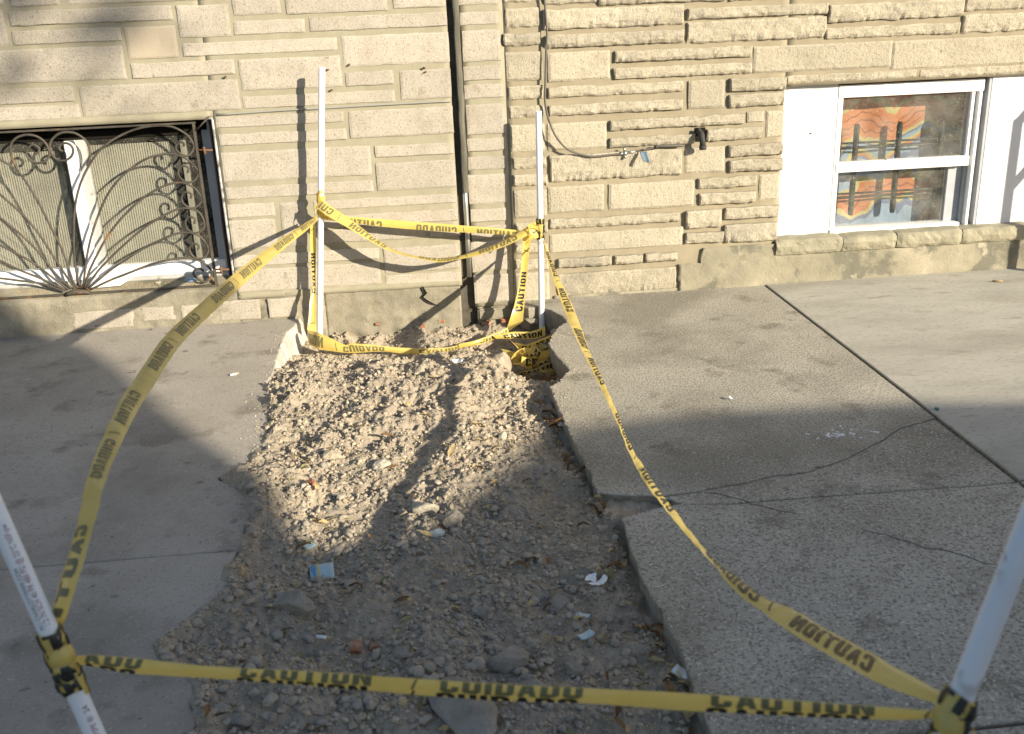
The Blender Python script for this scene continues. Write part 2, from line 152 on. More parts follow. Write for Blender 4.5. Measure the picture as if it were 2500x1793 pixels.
class MB:
    def __init__(s): s.v = []; s.f = []
    def box(s, x0, x1, y0, y1, z0, z1):
        k = len(s.v)
        s.v += [(x0, y0, z0), (x1, y0, z0), (x1, y1, z0), (x0, y1, z0), (x0, y0, z1), (x1, y0, z1), (x1, y1, z1), (x0, y1, z1)]
        s.f += [(k, k+3, k+2, k+1), (k+4, k+5, k+6, k+7), (k, k+1, k+5, k+4), (k+1, k+2, k+6, k+5), (k+2, k+3, k+7, k+6), (k+3, k, k+4, k+7)]
        return s
    def tube(s, pts, r, seg=8, cap=True):
        pts = [Vector(p) for p in pts]; rr = r if isinstance(r, (list, tuple)) else [r]*len(pts)
        k = len(s.v); n = len(pts); prev = None
        for i, p in enumerate(pts):
            t = (pts[min(i+1, n-1)]-pts[max(i-1, 0)]).normalized()
            if prev is None:
                a = Vector((0, 0, 1)) if abs(t.z) < .9 else Vector((1, 0, 0))
                u = t.cross(a).normalized()
            else:
                u = (prev-t*prev.dot(t)).normalized()
            prev = u; w = t.cross(u)
            for j in range(seg):
                a = 2*math.pi*j/seg; s.v.append(tuple(p+(u*math.cos(a)+w*math.sin(a))*rr[i]))
        for i in range(n-1):
            for j in range(seg):
                a, b = k+i*seg+j, k+i*seg+(j+1) % seg
                s.f.append((a, b, b+seg, a+seg))
        if cap:
            s.f.append(tuple(k+j for j in reversed(range(seg)))); s.f.append(tuple(k+(n-1)*seg+j for j in range(seg)))
        return s
    def build(s, name, mat, parent=None, smooth=False, bevel=0):
        me = mesh(name, s.v, s.f)
        if bevel:
            bm = bmesh.new(); bm.from_mesh(me)
            bmesh.ops.bevel(bm, geom=bm.edges[:], offset=bevel, segments=2, affect='EDGES', clamp_overlap=True)
            bm.to_mesh(me); bm.free()
        return link(name, me, mat, parent, smooth)
def catmull(P, n):
    P = [np.array(p, float) for p in P]; out = []
    for i in range(len(P)-1):
        p0 = P[max(i-1, 0)]; p1 = P[i]; p2 = P[i+1]; p3 = P[min(i+2, len(P)-1)]
        for k in range(n):
            t = k/n
            out.append(.5*((2*p1)+(-p0+p2)*t+(2*p0-5*p1+4*p2-p3)*t*t+(-p0+3*p1-3*p2+p3)*t**3))
    out.append(P[-1]); return out
# value noise on arrays
_perm = nrng.random((256, 256))
def vnoise(x, y, sc, seed=0):
    x = np.asarray(x)*sc+seed*17.3; y = np.asarray(y)*sc+seed*31.7
    xi = np.floor(x).astype(int); yi = np.floor(y).astype(int); fx = x-xi; fy = y-yi
    fx = fx*fx*(3-2*fx); fy = fy*fy*(3-2*fy)
    g = lambda a, b: _perm[a & 255, b & 255]
    return (g(xi, yi)*(1-fx)+g(xi+1, yi)*fx)*(1-fy)+(g(xi, yi+1)*(1-fx)+g(xi+1, yi+1)*fx)*fy-.5
def nz(x, y, z=0., s=1.): return noise.noise(Vector((x*s, y*s, z*s)))

# ------------------------------------------------------------------ materials
def pmat(name, stops, scale=6, detail=8, rough=.9, bump=.3, bscale=80, bdist=.004, speck=None, rand=0, stretch=None, spec=.25, patch=None, detail2=None):
    m = bpy.data.materials.new(name); m.use_nodes = True; nt = m.node_tree; N = nt.nodes; L = nt.links
    b = N['Principled BSDF']; b.inputs['Roughness'].default_value = rough; b.inputs['Specular IOR Level'].default_value = spec
    geo = N.new('ShaderNodeNewGeometry'); vec = geo.outputs['Position']
    if stretch:
        mp = N.new('ShaderNodeMapping'); mp.inputs['Scale'].default_value = stretch; L.new(vec, mp.inputs['Vector']); vec = mp.outputs[0]
    def no(sc, det=8, ro=.55, v=None):
        t = N.new('ShaderNodeTexNoise'); t.inputs['Scale'].default_value = sc; t.inputs['Detail'].default_value = det; t.inputs['Roughness'].default_value = ro
        L.new(v or vec, t.inputs['Vector']); return t.outputs['Fac']
    def ramp(fac, st, interp='LINEAR'):
        r = N.new('ShaderNodeValToRGB'); r.color_ramp.interpolation = interp; e = r.color_ramp.elements
        while len(e) > len(st): e.remove(e[-1])
        while len(e) < len(st): e.new(1)
        for q, (p, c) in zip(e, st): q.position = p; q.color = (*c, 1)
        L.new(fac, r.inputs[0]); return r.outputs[0]
    def mix(fac, a, c, mode='MIX'):
        x = N.new('ShaderNodeMix'); x.data_type = 'RGBA'; x.blend_type = mode
        if hasattr(fac, 'node'): L.new(fac, x.inputs[0])
        else: x.inputs[0].default_value = fac
        for s_, i in ((a, 6), (c, 7)):
            if hasattr(s_, 'node'): L.new(s_, x.inputs[i])
            else: x.inputs[i].default_value = (*s_, 1)
        return x.outputs[2]
    c = ramp(no(scale, detail, .6), stops)
    if patch:
        for (psc, lo, hi, pc) in patch:
            f = ramp(no(psc, 6, .6), [(lo, (0, 0, 0)), (hi, (1, 1, 1))]); c = mix(f, c, pc)
    if speck:
        for (ssc, lo, hi, sc_, amt) in speck:
            f = ramp(no(ssc, 2, .5), [(lo, (0, 0, 0)), (hi, (amt, amt, amt))]); c = mix(f, c, sc_)
    if rand:
        oi = N.new('ShaderNodeObjectInfo'); mr = N.new('ShaderNodeMapRange'); mr.inputs['To Min'].default_value = 1-rand; mr.inputs['To Max'].default_value = 1+rand*.6
        L.new(oi.outputs['Random'], mr.inputs[0])
        cb = N.new('ShaderNodeCombineColor'); 
        for i in range(3): L.new(mr.outputs[0], cb.inputs[i])
        c = mix(1., c, cb.outputs[0], 'MULTIPLY')
    L.new(c, b.inputs['Base Color'])
    if bump:
        h = no(bscale, 10, .65)
        if detail2:
            a = N.new('ShaderNodeMath'); a.operation = 'ADD'; mlt = N.new('ShaderNodeMath'); mlt.operation = 'MULTIPLY'; mlt.inputs[1].default_value = detail2[1]
            L.new(no(detail2[0], 4, .5), mlt.inputs[0]); L.new(h, a.inputs[0]); L.new(mlt.outputs[0], a.inputs[1]); h = a.outputs[0]
        bp = N.new('ShaderNodeBump'); bp.inputs['Strength'].default_value = bump; bp.inputs['Distance'].default_value = bdist
        L.new(h, bp.inputs['Height']); L.new(bp.outputs[0], b.inputs['Normal'])
    return m
def flat(name, c, rough=.5, metal=0, spec=.5, trans=0):
    m = bpy.data.materials.new(name); m.use_nodes = True; b = m.node_tree.nodes['Principled BSDF']
    b.inputs['Base Color'].default_value = (*c, 1); b.inputs['Roughness'].default_value = rough; b.inputs['Metallic'].default_value = metal; b.inputs['Specular IOR Level'].default_value = spec
    return m
M = {}
M['stone_l'] = pmat('speckled_cream_stone', [(.25, (.315, .282, .232)), (.5, (.385, .347, .292)), (.75, (.425, .386, .332))], 9, 8, .95, .6, 110, .004, rand=.1,
    speck=[(190, .585, .66, (.17, .125, .085), .55), (95, .66, .70, (.20, .14, .09), .6), (230, .60, .68, (.55, .51, .47), .5)], patch=[(2.4, .52, .72, (.335, .30, .245)), (9, .62, .72, (.29, .255, .20))], detail2=(18, 1.2))
M['stone_beige'] = pmat('smooth_beige_stone', [(.3, (.37, .315, .245)), (.7, (.40, .345, .27))], 6, 5, .95, .3, 160, .002, speck=[(240, .62, .70, (.24, .18, .12), .5)])
M['mortar_l'] = pmat('grey_green_mortar', [(.3, (.265, .242, .178)), (.7, (.325, .297, .222))], 14, 8, .95, .4, 150, .003)
M['stone_r'] = pmat('tan_rockface_stone', [(.2, (.29, .258, .195)), (.45, (.385, .345, .268)), (.8, (.45, .405, .322))], 7, 9, .95, .8, 55, .008, rand=.12,
    speck=[(120, .58, .66, (.20, .175, .13), .55), (140, .63, .7, (.50, .46, .39), .5)], patch=[(2.2, .58, .75, (.265, .245, .20)), (14, .62, .72, (.24, .21, .16))], detail2=(200, .5))
M['mortar_r'] = pmat('sandy_mortar', [(.3, (.245, .21, .15)), (.7, (.31, .27, .195))], 10, 8, .95, .4, 160, .003, patch=[(4, .58, .7, (.23, .21, .155))])
M['parge'] = pmat('weathered_cement_parging', [(.25, (.15, .138, .105)), (.5, (.26, .235, .18)), (.75, (.35, .315, .245))], 5, 10, .95, .7, 50, .007, patch=[(3.2, .56, .68, (.125, .118, .09)), (9, .62, .7, (.32, .29, .23))], speck=[(140, .62, .7, (.11, .1, .08), .5)], detail2=(200, .4))
M['parge_r'] = pmat('patched_cement_base', [(.3, (.20, .185, .14)), (.5, (.28, .255, .19)), (.7, (.38, .335, .255))], 3.6, 10, .95, .6, 60, .006, patch=[(4.2, .50, .56, (.155, .148, .115)), (11, .60, .66, (.36, .325, .25))], speck=[(150, .62, .7, (.14, .128, .1), .5)])
M['brick'] = pmat('orange_brick', [(.3, (.30, .12, .065)), (.7, (.36, .17, .10))], 20, 8, .95, .6, 120, .004, patch=[(26, .48, .62, (.34, .29, .22))])
M['conc_l'] = pmat('smooth_grey_concrete', [(.25, (0.325, 0.295, 0.255)), (.5, (0.380, 0.347, 0.303)), (.75, (0.429, 0.394, 0.347))], 2.2, 12, .92, .4, 90, .004,
    speck=[(110, .56, .66, (.25, .225, .19), .6), (120, .62, .7, (.48, .45, .40), .5), (60, .70, .74, (.12, .11, .1), .8)], patch=[(1.3, .48, .64, (.255, .23, .195)), (5, .56, .66, (.24, .216, .182)), (14, .655, .70, (.19, .172, .15)), (9, .70, .74, (.45, .42, .38))], detail2=(240, .7))
M['conc_m'] = pmat('pebbly_concrete', [(.25, (0.325, 0.299, 0.245)), (.5, (0.399, 0.367, 0.306)), (.75, (0.462, 0.427, 0.359))], 2.5, 12, .92, .6, 120, .004,
    speck=[(125, .53, .60, (.17, .158, .135), .8), (150, .60, .66, (.60, .57, .51), .75), (30, .72, .76, (.45, .43, .38), .7)], patch=[(1.4, .48, .62, (.265, .242, .195)), (6, .57, .66, (.225, .203, .162)), (11, .68, .73, (.46, .43, .37))], detail2=(160, .8))
M['conc_r'] = pmat('pale_broomed_concrete', [(.25, (.35, .33, .29)), (.5, (.415, .395, .345)), (.75, (.47, .445, .39))], 4, 12, .92, .4, 110, .004, stretch=(.6, 1.6, 1),
    speck=[(80, .56, .66, (.27, .25, .205), .6), (170, .62, .7, (.56, .54, .48), .4)], patch=[(1.6, .5, .66, (.33, .308, .262)), (7, .6, .7, (.285, .262, .215))])
M['conc_broken'] = pmat('broken_pale_concrete', [(.3, (.40, .37, .33)), (.7, (.56, .53, .49))], 25, 8, .95, .8, 90, .008, speck=[(200, .6, .7, (.3, .27, .22), .5)])
M['conc_side'] = pmat('raw_concrete_edge', [(.3, (.22, .2, .165)), (.7, (.36, .33, .27))], 25, 8, .95, .8, 90, .008, speck=[(200, .6, .7, (.13, .12, .1), .5)])
M['dirt'] = pmat('dry_grey_dirt', [(.22, (0.313, 0.259, 0.189)), (.5, (0.454, 0.383, 0.292)), (.78, (0.583, 0.508, 0.400))], 34, 10, 1, .6, 150, .006, speck=[(200, .62, .7, (.2, .17, .13), .5)], detail2=(420, .6), spec=.1)
M['dirt_shade_tone'] = pmat('shade_toned_clod', [(.22, (.26, .225, .178)), (.5, (.375, .33, .27)), (.78, (.48, .43, .355))], 34, 10, 1, .7, 150, .006, spec=.1)  # greyer, darker copy of the dirt; shade tone put into the clods' colour
M['clod'] = pmat('dirt_clod', [(.25, (.33, .29, .24)), (.5, (.42, .375, .31)), (.75, (.50, .455, .385))], 9, 8, 1, .8, 200, .005, spec=.1)
M['rock'] = pmat('grey_rock', [(.3, (.22, .20, .17)), (.7, (.35, .315, .265))], 18, 8, .95, .7, 120, .006, speck=[(250, .62, .7, (.1, .095, .09), .5)])
M['rock_pale'] = pmat('pale_rock', [(.3, (.36, .32, .255)), (.7, (.50, .455, .375))], 18, 8, .95, .7, 120, .006, speck=[(250, .62, .7, (.2, .18, .14), .5)])
M['rock_blue'] = pmat('blue_grey_rock', [(.3, (.22, .26, .29)), (.7, (.34, .40, .43))], 18, 8, .8, .5, 120, .004)
M['asphalt'] = pmat('asphalt', [(.3, (.04, .04, .042)), (.7, (.065, .063, .06))], 30, 8, .9, .6, 200, .005)
M['earth'] = pmat('packed_earth', [(.3, (.1, .085, .065)), (.7, (.16, .14, .11))], 8, 8, 1, .6, 60, .01)
M['pvc'] = pmat('white_pvc', [(.3, (.74, .75, .78)), (.7, (.80, .81, .83))], 12, 6, .35, .05, 40, .001, spec=.5)
M['pvc_dirty'] = pmat('scuffed_pvc', [(.3, (.60, .62, .65)), (.7, (.72, .73, .75))], 8, 6, .4, .1, 40, .001, spec=.5, speck=[(45, .66, .72, (.12, .1, .09), .8), (22, .64, .72, (.35, .32, .29), .6)])
M['white'] = pmat('white_painted_panel', [(.3, (.56, .56, .58)), (.7, (.62, .62, .64))], 2, 6, .6, .25, 14, .004, patch=[(5, .62, .8, (.50, .49, .47))])
M['vinyl'] = pmat('white_vinyl', [(.3, (.74, .74, .75)), (.7, (.80, .80, .80))], 8, 6, .4, .05, 60, .001, patch=[(14, .60, .76, (.52, .50, .44))])
M['vinyl_grey'] = pmat('grey_aluminium_track', [(.3, (.32, .34, .37)), (.7, (.4, .42, .45))], 8, 6, .45, .05, 60, .001)
M['vinyl_dull'] = pmat('dull_grey_vinyl', [(.3, (.36, .36, .35)), (.7, (.46, .46, .45))], 8, 6, .5, .1, 60, .001, patch=[(20, .6, .7, (.25, .23, .2))])
M['iron'] = pmat('rusty_black_iron', [(.3, (.045, .04, .034)), (.6, (.085, .074, .06)), (.8, (.14, .10, .065))], 22, 8, .7, .5, 200, .002, patch=[(9, .62, .7, (.25, .12, .05))])
M['blind'] = pmat('pale_pleated_blind', [(.3, (.28, .262, .218)), (.7, (.335, .315, .265))], 4, 6, .8, .1, 60, .001)
M['reveal'] = pmat('flaking_white_reveal', [(.42, (.12, .115, .1)), (.5, (.45, .44, .42)), (.7, (.6, .6, .58))], 14, 8, .8, .6, 60, .005)
M['dark'] = flat('dark_interior', (.014, .012, .01), .9, spec=.1)
M['wood'] = pmat('weathered_grey_board', [(.3, (.075, .072, .058)), (.7, (.17, .16, .13))], 12, 10, .95, .8, 60, .008, stretch=(3, 3, .35))
M['seam'] = pmat('shadow_toned_seam_mortar', [(.3, (.06, .055, .045)), (.7, (.11, .10, .08))], 20, 8, .95, .6, 80, .006)  # mortar darkened in colour to carry the shadow along the seam board
M['steel'] = flat('galvanised_steel', (.46, .46, .44), .4, .85)
M['cable'] = flat('grey_brown_cable', (.095, .085, .07), .6)
M['cable_dk'] = flat('black_sleeve', (.03, .03, .028), .7)
M['tagblue'] = flat('blue_grey_tag', (.20, .28, .36), .35)
M['tagmark'] = flat('pale_tag_print', (.45, .53, .6), .5)
M['faucet'] = pmat('black_weathered_iron', [(.3, (.025, .025, .023)), (.7, (.06, .06, .055))], 30, 6, .6, .5, 150, .003)
M['ink'] = flat('black_ink', (.012, .012, .011), .45)
M['ink_thru'] = flat('print_seen_through_tape', (.15, .135, .06), .45)
M['red_ink'] = flat('faded_red_ink', (.26, .08, .07), .6)
M['dark_ink'] = flat('faded_dark_ink', (.06, .08, .09), .6)
M['leaf_tan'] = pmat('tan_leaf', [(.3, (.36, .26, .12)), (.7, (.48, .37, .2))], 60, 6, .8, .4, 150, .002, rand=.4)
M['leaf_brown'] = pmat('brown_leaf', [(.3, (.13, .07, .03)), (.7, (.22, .12, .05))], 60, 6, .8, .4, 150, .002, rand=.4)
M['leaf_olive'] = pmat('olive_leaf', [(.3, (.20, .19, .08)), (.7, (.30, .27, .13))], 60, 6, .8, .4, 150, .002, rand=.4)
M['paper'] = flat('white_paper', (.72, .75, .78), .6)
M['card_blue'] = flat('pale_blue_card', (.36, .50, .55), .4)
M['card_dk'] = flat('blue_print', (.08, .25, .42), .4)
M['card_yel'] = flat('yellow_print', (.65, .48, .12), .4)
M['rust'] = flat('rusty_scrap', (.15, .075, .04), .85)
M['tyre'] = flat('tyre_rubber', (.02, .02, .02), .8)
M['carblue'] = flat('blue_car_paint', (.05, .09, .18), .25)
M['vanwhite'] = flat('white_van_paint', (.75, .75, .74), .3)
M['carglass'] = flat('dark_car_glass', (.01, .012, .014), .08)
M['lamp'] = flat('lamp_lens', (.5, .5, .48), .1)
def tape_mat():
    m = bpy.data.materials.new('yellow_caution_film'); m.use_nodes = True; nt = m.node_tree; N = nt.nodes; L = nt.links
    b = N['Principled BSDF']; b.inputs['Roughness'].default_value = .26; b.inputs['Specular IOR Level'].default_value = .6
    geo = N.new('ShaderNodeNewGeometry')
    t = N.new('ShaderNodeTexNoise'); t.inputs['Scale'].default_value = 18; t.inputs['Detail'].default_value = 4; L.new(geo.outputs['Position'], t.inputs['Vector'])
    r = N.new('ShaderNodeValToRGB'); r.color_ramp.elements[0].position = .3; r.color_ramp.elements[0].color = (.70, .53, .13, 1); r.color_ramp.elements[1].position = .7; r.color_ramp.elements[1].color = (.78, .61, .19, 1)
    L.new(t.outputs['Fac'], r.inputs[0]); L.new(r.outputs[0], b.inputs['Base Color'])
    bt = N.new('ShaderNodeTexNoise'); bt.inputs['Scale'].default_value = 45; bt.inputs['Detail'].default_value = 5; L.new(geo.outputs['Position'], bt.inputs['Vector'])
    bp = N.new('ShaderNodeBump'); bp.inputs['Strength'].default_value = .5; bp.inputs['Distance'].default_value = .003; L.new(bt.outputs['Fac'], bp.inputs['Height']); L.new(bp.outputs[0], b.inputs['Normal'])
    tr = N.new('ShaderNodeBsdfTranslucent'); tr.inputs['Color'].default_value = (.82, .64, .2, 1)
    mx = N.new('ShaderNodeMixShader'); mx.inputs[0].default_value = .38
    L.new(b.outputs[0], mx.inputs[1]); L.new(tr.outputs[0], mx.inputs[2]); L.new(mx.outputs[0], N['Material Output'].inputs['Surface'])
    return m
M['tape'] = tape_mat()
def glass_mat(name, dirt, dcol):
    m = bpy.data.materials.new(name); m.use_nodes = True; nt = m.node_tree; N = nt.nodes; L = nt.links
    N.remove(N['Principled BSDF']); out = N['Material Output']
    tr = N.new('ShaderNodeBsdfTransparent'); tr.inputs[0].default_value = (.95, .96, .95, 1)
    gl = N.new('ShaderNodeBsdfGlossy'); gl.inputs['Roughness'].default_value = .02
    lw = N.new('ShaderNodeLayerWeight'); lw.inputs[0].default_value = .5
    pw = N.new('ShaderNodeMath'); pw.operation = 'POWER'; pw.inputs[1].default_value = 4; L.new(lw.outputs['Facing'], pw.inputs[0])
    ma = N.new('ShaderNodeMath'); ma.operation = 'MULTIPLY_ADD'; ma.inputs[1].default_value = .5; ma.inputs[2].default_value = .045; L.new(pw.outputs[0], ma.inputs[0])
    m1 = N.new('ShaderNodeMixShader'); L.new(ma.outputs[0], m1.inputs[0]); L.new(tr.outputs[0], m1.inputs[1]); L.new(gl.outputs[0], m1.inputs[2])
    df = N.new('ShaderNodeBsdfDiffuse'); df.inputs[0].default_value = (*dcol, 1)
    geo = N.new('ShaderNodeNewGeometry')
    def rp(sc, det, lo, hi, a):
        t = N.new('ShaderNodeTexNoise'); t.inputs['Scale'].default_value = sc; t.inputs['Detail'].default_value = det; L.new(geo.outputs['Position'], t.inputs['Vector'])
        r = N.new('ShaderNodeMapRange'); r.inputs[1].default_value = lo; r.inputs[2].default_value = hi; r.inputs[4].default_value = a; L.new(t.outputs['Fac'], r.inputs[0]); return r.outputs[0]
    ad = N.new('ShaderNodeMath'); ad.operation = 'ADD'; ad.use_clamp = True
    L.new(rp(7, 6, .35, .75, dirt), ad.inputs[0]); L.new(rp(170, 1, .70, .735, .55), ad.inputs[1])
    m2 = N.new('ShaderNodeMixShader'); L.new(ad.outputs[0], m2.inputs[0]); L.new(m1.outputs[0], m2.inputs[1]); L.new(df.outputs[0], m2.inputs[2]); L.new(m2.outputs[0], out.inputs['Surface'])
    return m
M['glass_l'] = glass_mat('dusty_window_glass', .10, (.45, .43, .36)); M['glass_r'] = glass_mat('spotted_window_glass', .16, (.5, .49, .44))

# ------------------------------------------------------------------ the setting: ground, street, pavement
gx = 700
link('ground', mesh('ground', [(-gx, -gx, -.21), (gx, -gx, -.21), (gx, gx, -.21), (-gx, gx, -.21)], [(0, 1, 2, 3)]), M['earth'])['kind'] = 'structure'
link('street', mesh('street', [(-gx, -14.5, -.135), (gx, -14.5, -.135), (gx, -5.15, -.135), (-gx, -5.15, -.135)], [(0, 1, 2, 3)]), M['asphalt'])['kind'] = 'structure'
kerb = MB().box(-40, 40, -5.16, -5.0, -.2, -.002).build('kerb', M['conc_r'], bevel=.012); kerb['kind'] = 'structure'

side = empty('sidewalk'); side['kind'] = 'structure'
def refine(poly, step, amp, seed, ragged):
    out = []
    for i in range(len(poly)):
        a = Vector((*poly[i], 0)); b = Vector((*poly[(i+1) % len(poly)], 0))
        if not ragged(a, b): out.append((a.x, a.y)); continue
        n = max(1, int((b-a).length/step)); d = (b-a).normalized() if (b-a).length > 0 else Vector((1, 0, 0)); pr = Vector((-d.y, d.x, 0))
        for k in range(n):
            p = a.lerp(b, k/n); j = amp*(1.3*nz(p.x+seed, p.y, 0, 26)+.9*nz(p.x, p.y+seed, 3, 70)+.6*nz(p.x, p.y+seed, 6, 150))
            out.append((p.x+pr.x*j, p.y+pr.y*j))
    return out
def slab(name, poly, top, mats, thick=.115, bev=.004, broken=None):
    bm = bmesh.new(); n = len(poly)
    # rings: top face, bevel, side rings (rough), bottom
    P = [Vector((*p, 0)) for p in poly]
    nrm = []
    for i in range(n):
        d = (P[(i+1) % n]-P[i-1]).normalized(); nrm.append(Vector((d.y, -d.x, 0)))
    area = sum(P[i].x*P[(i+1) % n].y-P[(i+1) % n].x*P[i].y for i in range(n))
    if area < 0: nrm = [-q for q in nrm]
    rings = []
    for lev, (dz, inset) in enumerate(((0, bev), (-.35*bev, .3*bev), (-bev, 0), (-thick*.4, .004), (-thick*.75, .012), (-thick, .02))):
        ring = []
        for i in range(n):
            r = nz(P[i].x*30, P[i].y*30, dz*60)*(.006 if lev > 2 else .0)
            ex = broken(P[i])*max(0, -dz-bev) if broken else 0
            q = P[i]-nrm[i]*(inset+r)+nrm[i]*ex
            ring.append(bm.verts.new((q.x, q.y, top+dz)))
        rings.append(ring)
    bm.faces.new(rings[0] if area > 0 else rings[0][::-1])
    for a, b in zip(rings[:-1], rings[1:]):
        for i in range(n):
            j = (i+1) % n
            f = bm.faces.new((a[i], b[i], b[j], a[j]) if area > 0 else (a[i], a[j], b[j], b[i])); f.material_index = 1 if b is not rings[1] and b is not rings[2] else 0
    bmesh.ops.triangulate(bm, faces=[f for f in bm.faces if len(f.verts) > 4])
    bmesh.ops.recalc_face_normals(bm, faces=bm.faces[:])
    me = from_bm(name, bm)
    for m_ in mats: me.materials.append(m_)
    return link(name, me, None, side)
GAP = .004
pl, pru, prl = PIT_LEFT, PIT_RIGHT_UP, PIT_RIGHT_LOW
def inpit(a, b): 
    m_ = (a+b)/2; return abs(m_.x) < .75 and -3.4 < m_.y < -.03 and (b-a).length < .4
JY, JX = -2.125, 1.61
# left: split at the cross joint y=JY
k = min(range(len(pl)), key=lambda i: abs(pl[i][1]-JY))
def lj(x, seed): return JY+.006*nz(x*6, seed, 0)+.003*nz(x*30, seed, 1)
xs = [-.6+i*-.12 for i in range(1, 9)]
leftup = [(pl[0][0], -.004)]+list(pl[1:k])+[(pl[k][0], JY+GAP)]+[(x, lj(x, 1)+GAP) for x in xs]+[(-6, JY+GAP), (-6, -.004)]
leftlow = [(-6, -3.06), (-6, JY-GAP)]+[(x, lj(x, 1)-GAP) for x in reversed(xs)]+[(pl[k][0], JY-GAP)]+list(pl[k+1:])+[(pl[-1][0]+.01, -3.06)]
brk = lambda p: .5 if p.y > -.62 and p.x < -.5 else 0
s1 = slab('paving_slab', refine(leftup, .016, .0045, 1, inpit), -.012, [M['conc_l'], M['conc_broken']], broken=brk)
slab('paving_slab', refine(leftlow, .018, .004, 2, inpit), -.010, [M['conc_l'], M['conc_side']])
# right: upper slab is split by a crack that runs from the pit to the joint
crack = [(.6076, -2.039), (.75, -2.02), (.90, -1.985), (1.02, -1.965), (1.10, -1.945), (1.2, -1.90), (1.28, -1.85), (1.36, -1.80), (1.43, -1.735), (1.50, -1.70), (JX-GAP, -1.665)]
crack = [tuple(q) for q in catmull(crack, 5)]
crack = [(x+.006*nz(x*9, 5), y+.010*nz(x*11, 9)+.006*nz(x*45, 2)) if 0 < i < len(crack)-1 else (x, y) for i, (x, y) in enumerate(crack)]
rup = [(JX-GAP, -.004), (pru[0][0], -.004)]+list(pru[1:-1])+[(x, y+.0009+.0010*abs(nz(x*9, 4))) for x, y in crack]
rmid = [(x, y-.0008) for x, y in reversed(crack)]+[(.64, -2.055), (.66, JY+.025+GAP)]+[(x, JY+.02*(1-(x-.66)/.95)+.006*nz(x*7, 3)+GAP) for x in (.8, .95, 1.1, 1.25, 1.4, 1.5)]+[(JX-GAP, JY+GAP)]
slab('paving_slab', refine(rup, .016, .0045, 3, inpit), 0, [M['conc_m'], M['conc_side']])
slab('paving_slab', rmid, -.004, [M['conc_m'], M['conc_side']])
rlow = [(JX-GAP, -3.045), (JX-GAP, JY-GAP)]+[(x, JY+.02*(1-(x-.66)/.95)+.006*nz(x*7, 3)-GAP) for x in (1.5, 1.4, 1.25, 1.1, .95, .8)]+[(prl[0][0]+.06, prl[0][1]-.005)]+list(prl[1:])+[(prl[-1][0]+.02, -3.045)]
slab('paving_slab', refine(rlow, .02, .0035, 4, inpit), -.003, [M['conc_m'], M['conc_side']])
slab('paving_slab', [(JX+GAP, -.004), (JX+GAP, JY+GAP), (2.94, JY+GAP), (2.94, -.004)], .004, [M['conc_r'], M['conc_side']])
slab('paving_slab', [(JX+GAP, JY-GAP), (JX+GAP, -3.045), (2.94, -3.045), (2.94, JY-GAP)], .001, [M['conc_r'], M['conc_side']])
slab('paving_slab', [(2.948, -.004), (2.948, -3.045), (8, -3.045), (8, -.004)], .0, [M['conc_r'], M['conc_side']])
slab('paving_slab', [(-6, -3.068), (-6, -4.99), (-.54, -4.99), (-.54, -3.068)], -.012, [M['conc_l'], M['conc_side']])
slab('paving_slab', [(.49, -3.055), (.49, -4.99), (8, -4.99), (8, -3.055)], -.004, [M['conc_m'], M['conc_side']])
slab('paving_slab', [(-.53, -3.6), (-.53, -4.99), (.48, -4.99), (.48, -3.6)], -.006, [M['conc_m'], M['conc_side']])
for cr in [[(1.076, -2.309), (1.101, -2.328), (1.125, -2.345), (1.145, -2.371), (1.164, -2.387), (1.19, -2.42), (1.224, -2.436), (1.253, -2.46), (1.273, -2.481), (1.289, -2.509), (1.313, -2.52), (1.333, -2.539)], [(0.741, -2.037), (0.773, -2.048), (0.808, -2.079), (0.832, -2.096), (0.844, -2.117)], [(0.842, -2.124), (0.869, -2.14), (0.903, -2.173), (0.945, -2.196)]]:
    P = catmull([(x, y, -.0035) for x, y in cr], 5); n = len(P)
    MB().tube([(p[0]+.003*nz(p[0]*60, 1), p[1]+.004*nz(p[0]*50, 6), -.0028 if cr[0][1] < -2.1 else -.0038) for p in P], [.0012+.0022*abs(nz(i*.7, 3))*math.sin(math.pi*(i+.5)/n) for i in range(n)], 5).build('crack', M['earth'], side)
# dirt packed in the joints
jt = MB().box(JX-.02, JX+.02, -3.05, -.02, -.1, -.0105).box(-6, -.75, JY-.015, JY+.015, -.1, -.021).box(.75, 2.9, JY-.02, JY+.03, -.1, -.0125).box(2.92, 2.96, -3.05, -.02, -.1, -.011).box(.55, 8, -3.07, -3.03, -.1, -.013).box(-6, -.6, -3.09, -3.05, -.1, -.022)
j = jt.build('joint_dirt', M['leaf_brown'] if False else M['earth']); j.parent = side; j['kind'] = 'stuff'
# crumbs and tiny leaves caught in the open joints
def tiny_bits(name, pts, size, mat, parent=None, zs=(.2, .6)):
    V, F = [], []
    for (x, y, z) in pts:
        s_ = size*rng.uniform(.5, 1.4); a = rng.uniform(0, 6.28); k_ = len(V); hgt = s_*rng.uniform(*zs)
        for i in range(4):
            b_ = a+i*1.57+rng.uniform(-.3, .3); rr = s_*rng.uniform(.6, 1)
            V.append((x+math.cos(b_)*rr, y+math.sin(b_)*rr, z))
        V.append((x+rng.uniform(-.3, .3)*s_, y+rng.uniform(-.3, .3)*s_, z+hgt))
        F += [(k_, k_+1, k_+4), (k_+1, k_+2, k_+4), (k_+2, k_+3, k_+4), (k_+3, k_, k_+4)]
    o = link(name, mesh(name, V, F), mat, parent); o['kind'] = 'stuff'; return o
pts = [(JX+rng.gauss(0, .004), rng.uniform(-3, -.02), -.008) for _ in range(600)]
pts += [(x, JY+.02*(1-(x-.66)/.95)+.006*nz(x*7, 3)+rng.gauss(0, .003), -.010) for x in [rng.uniform(.66, 1.6) for _ in range(220)]]
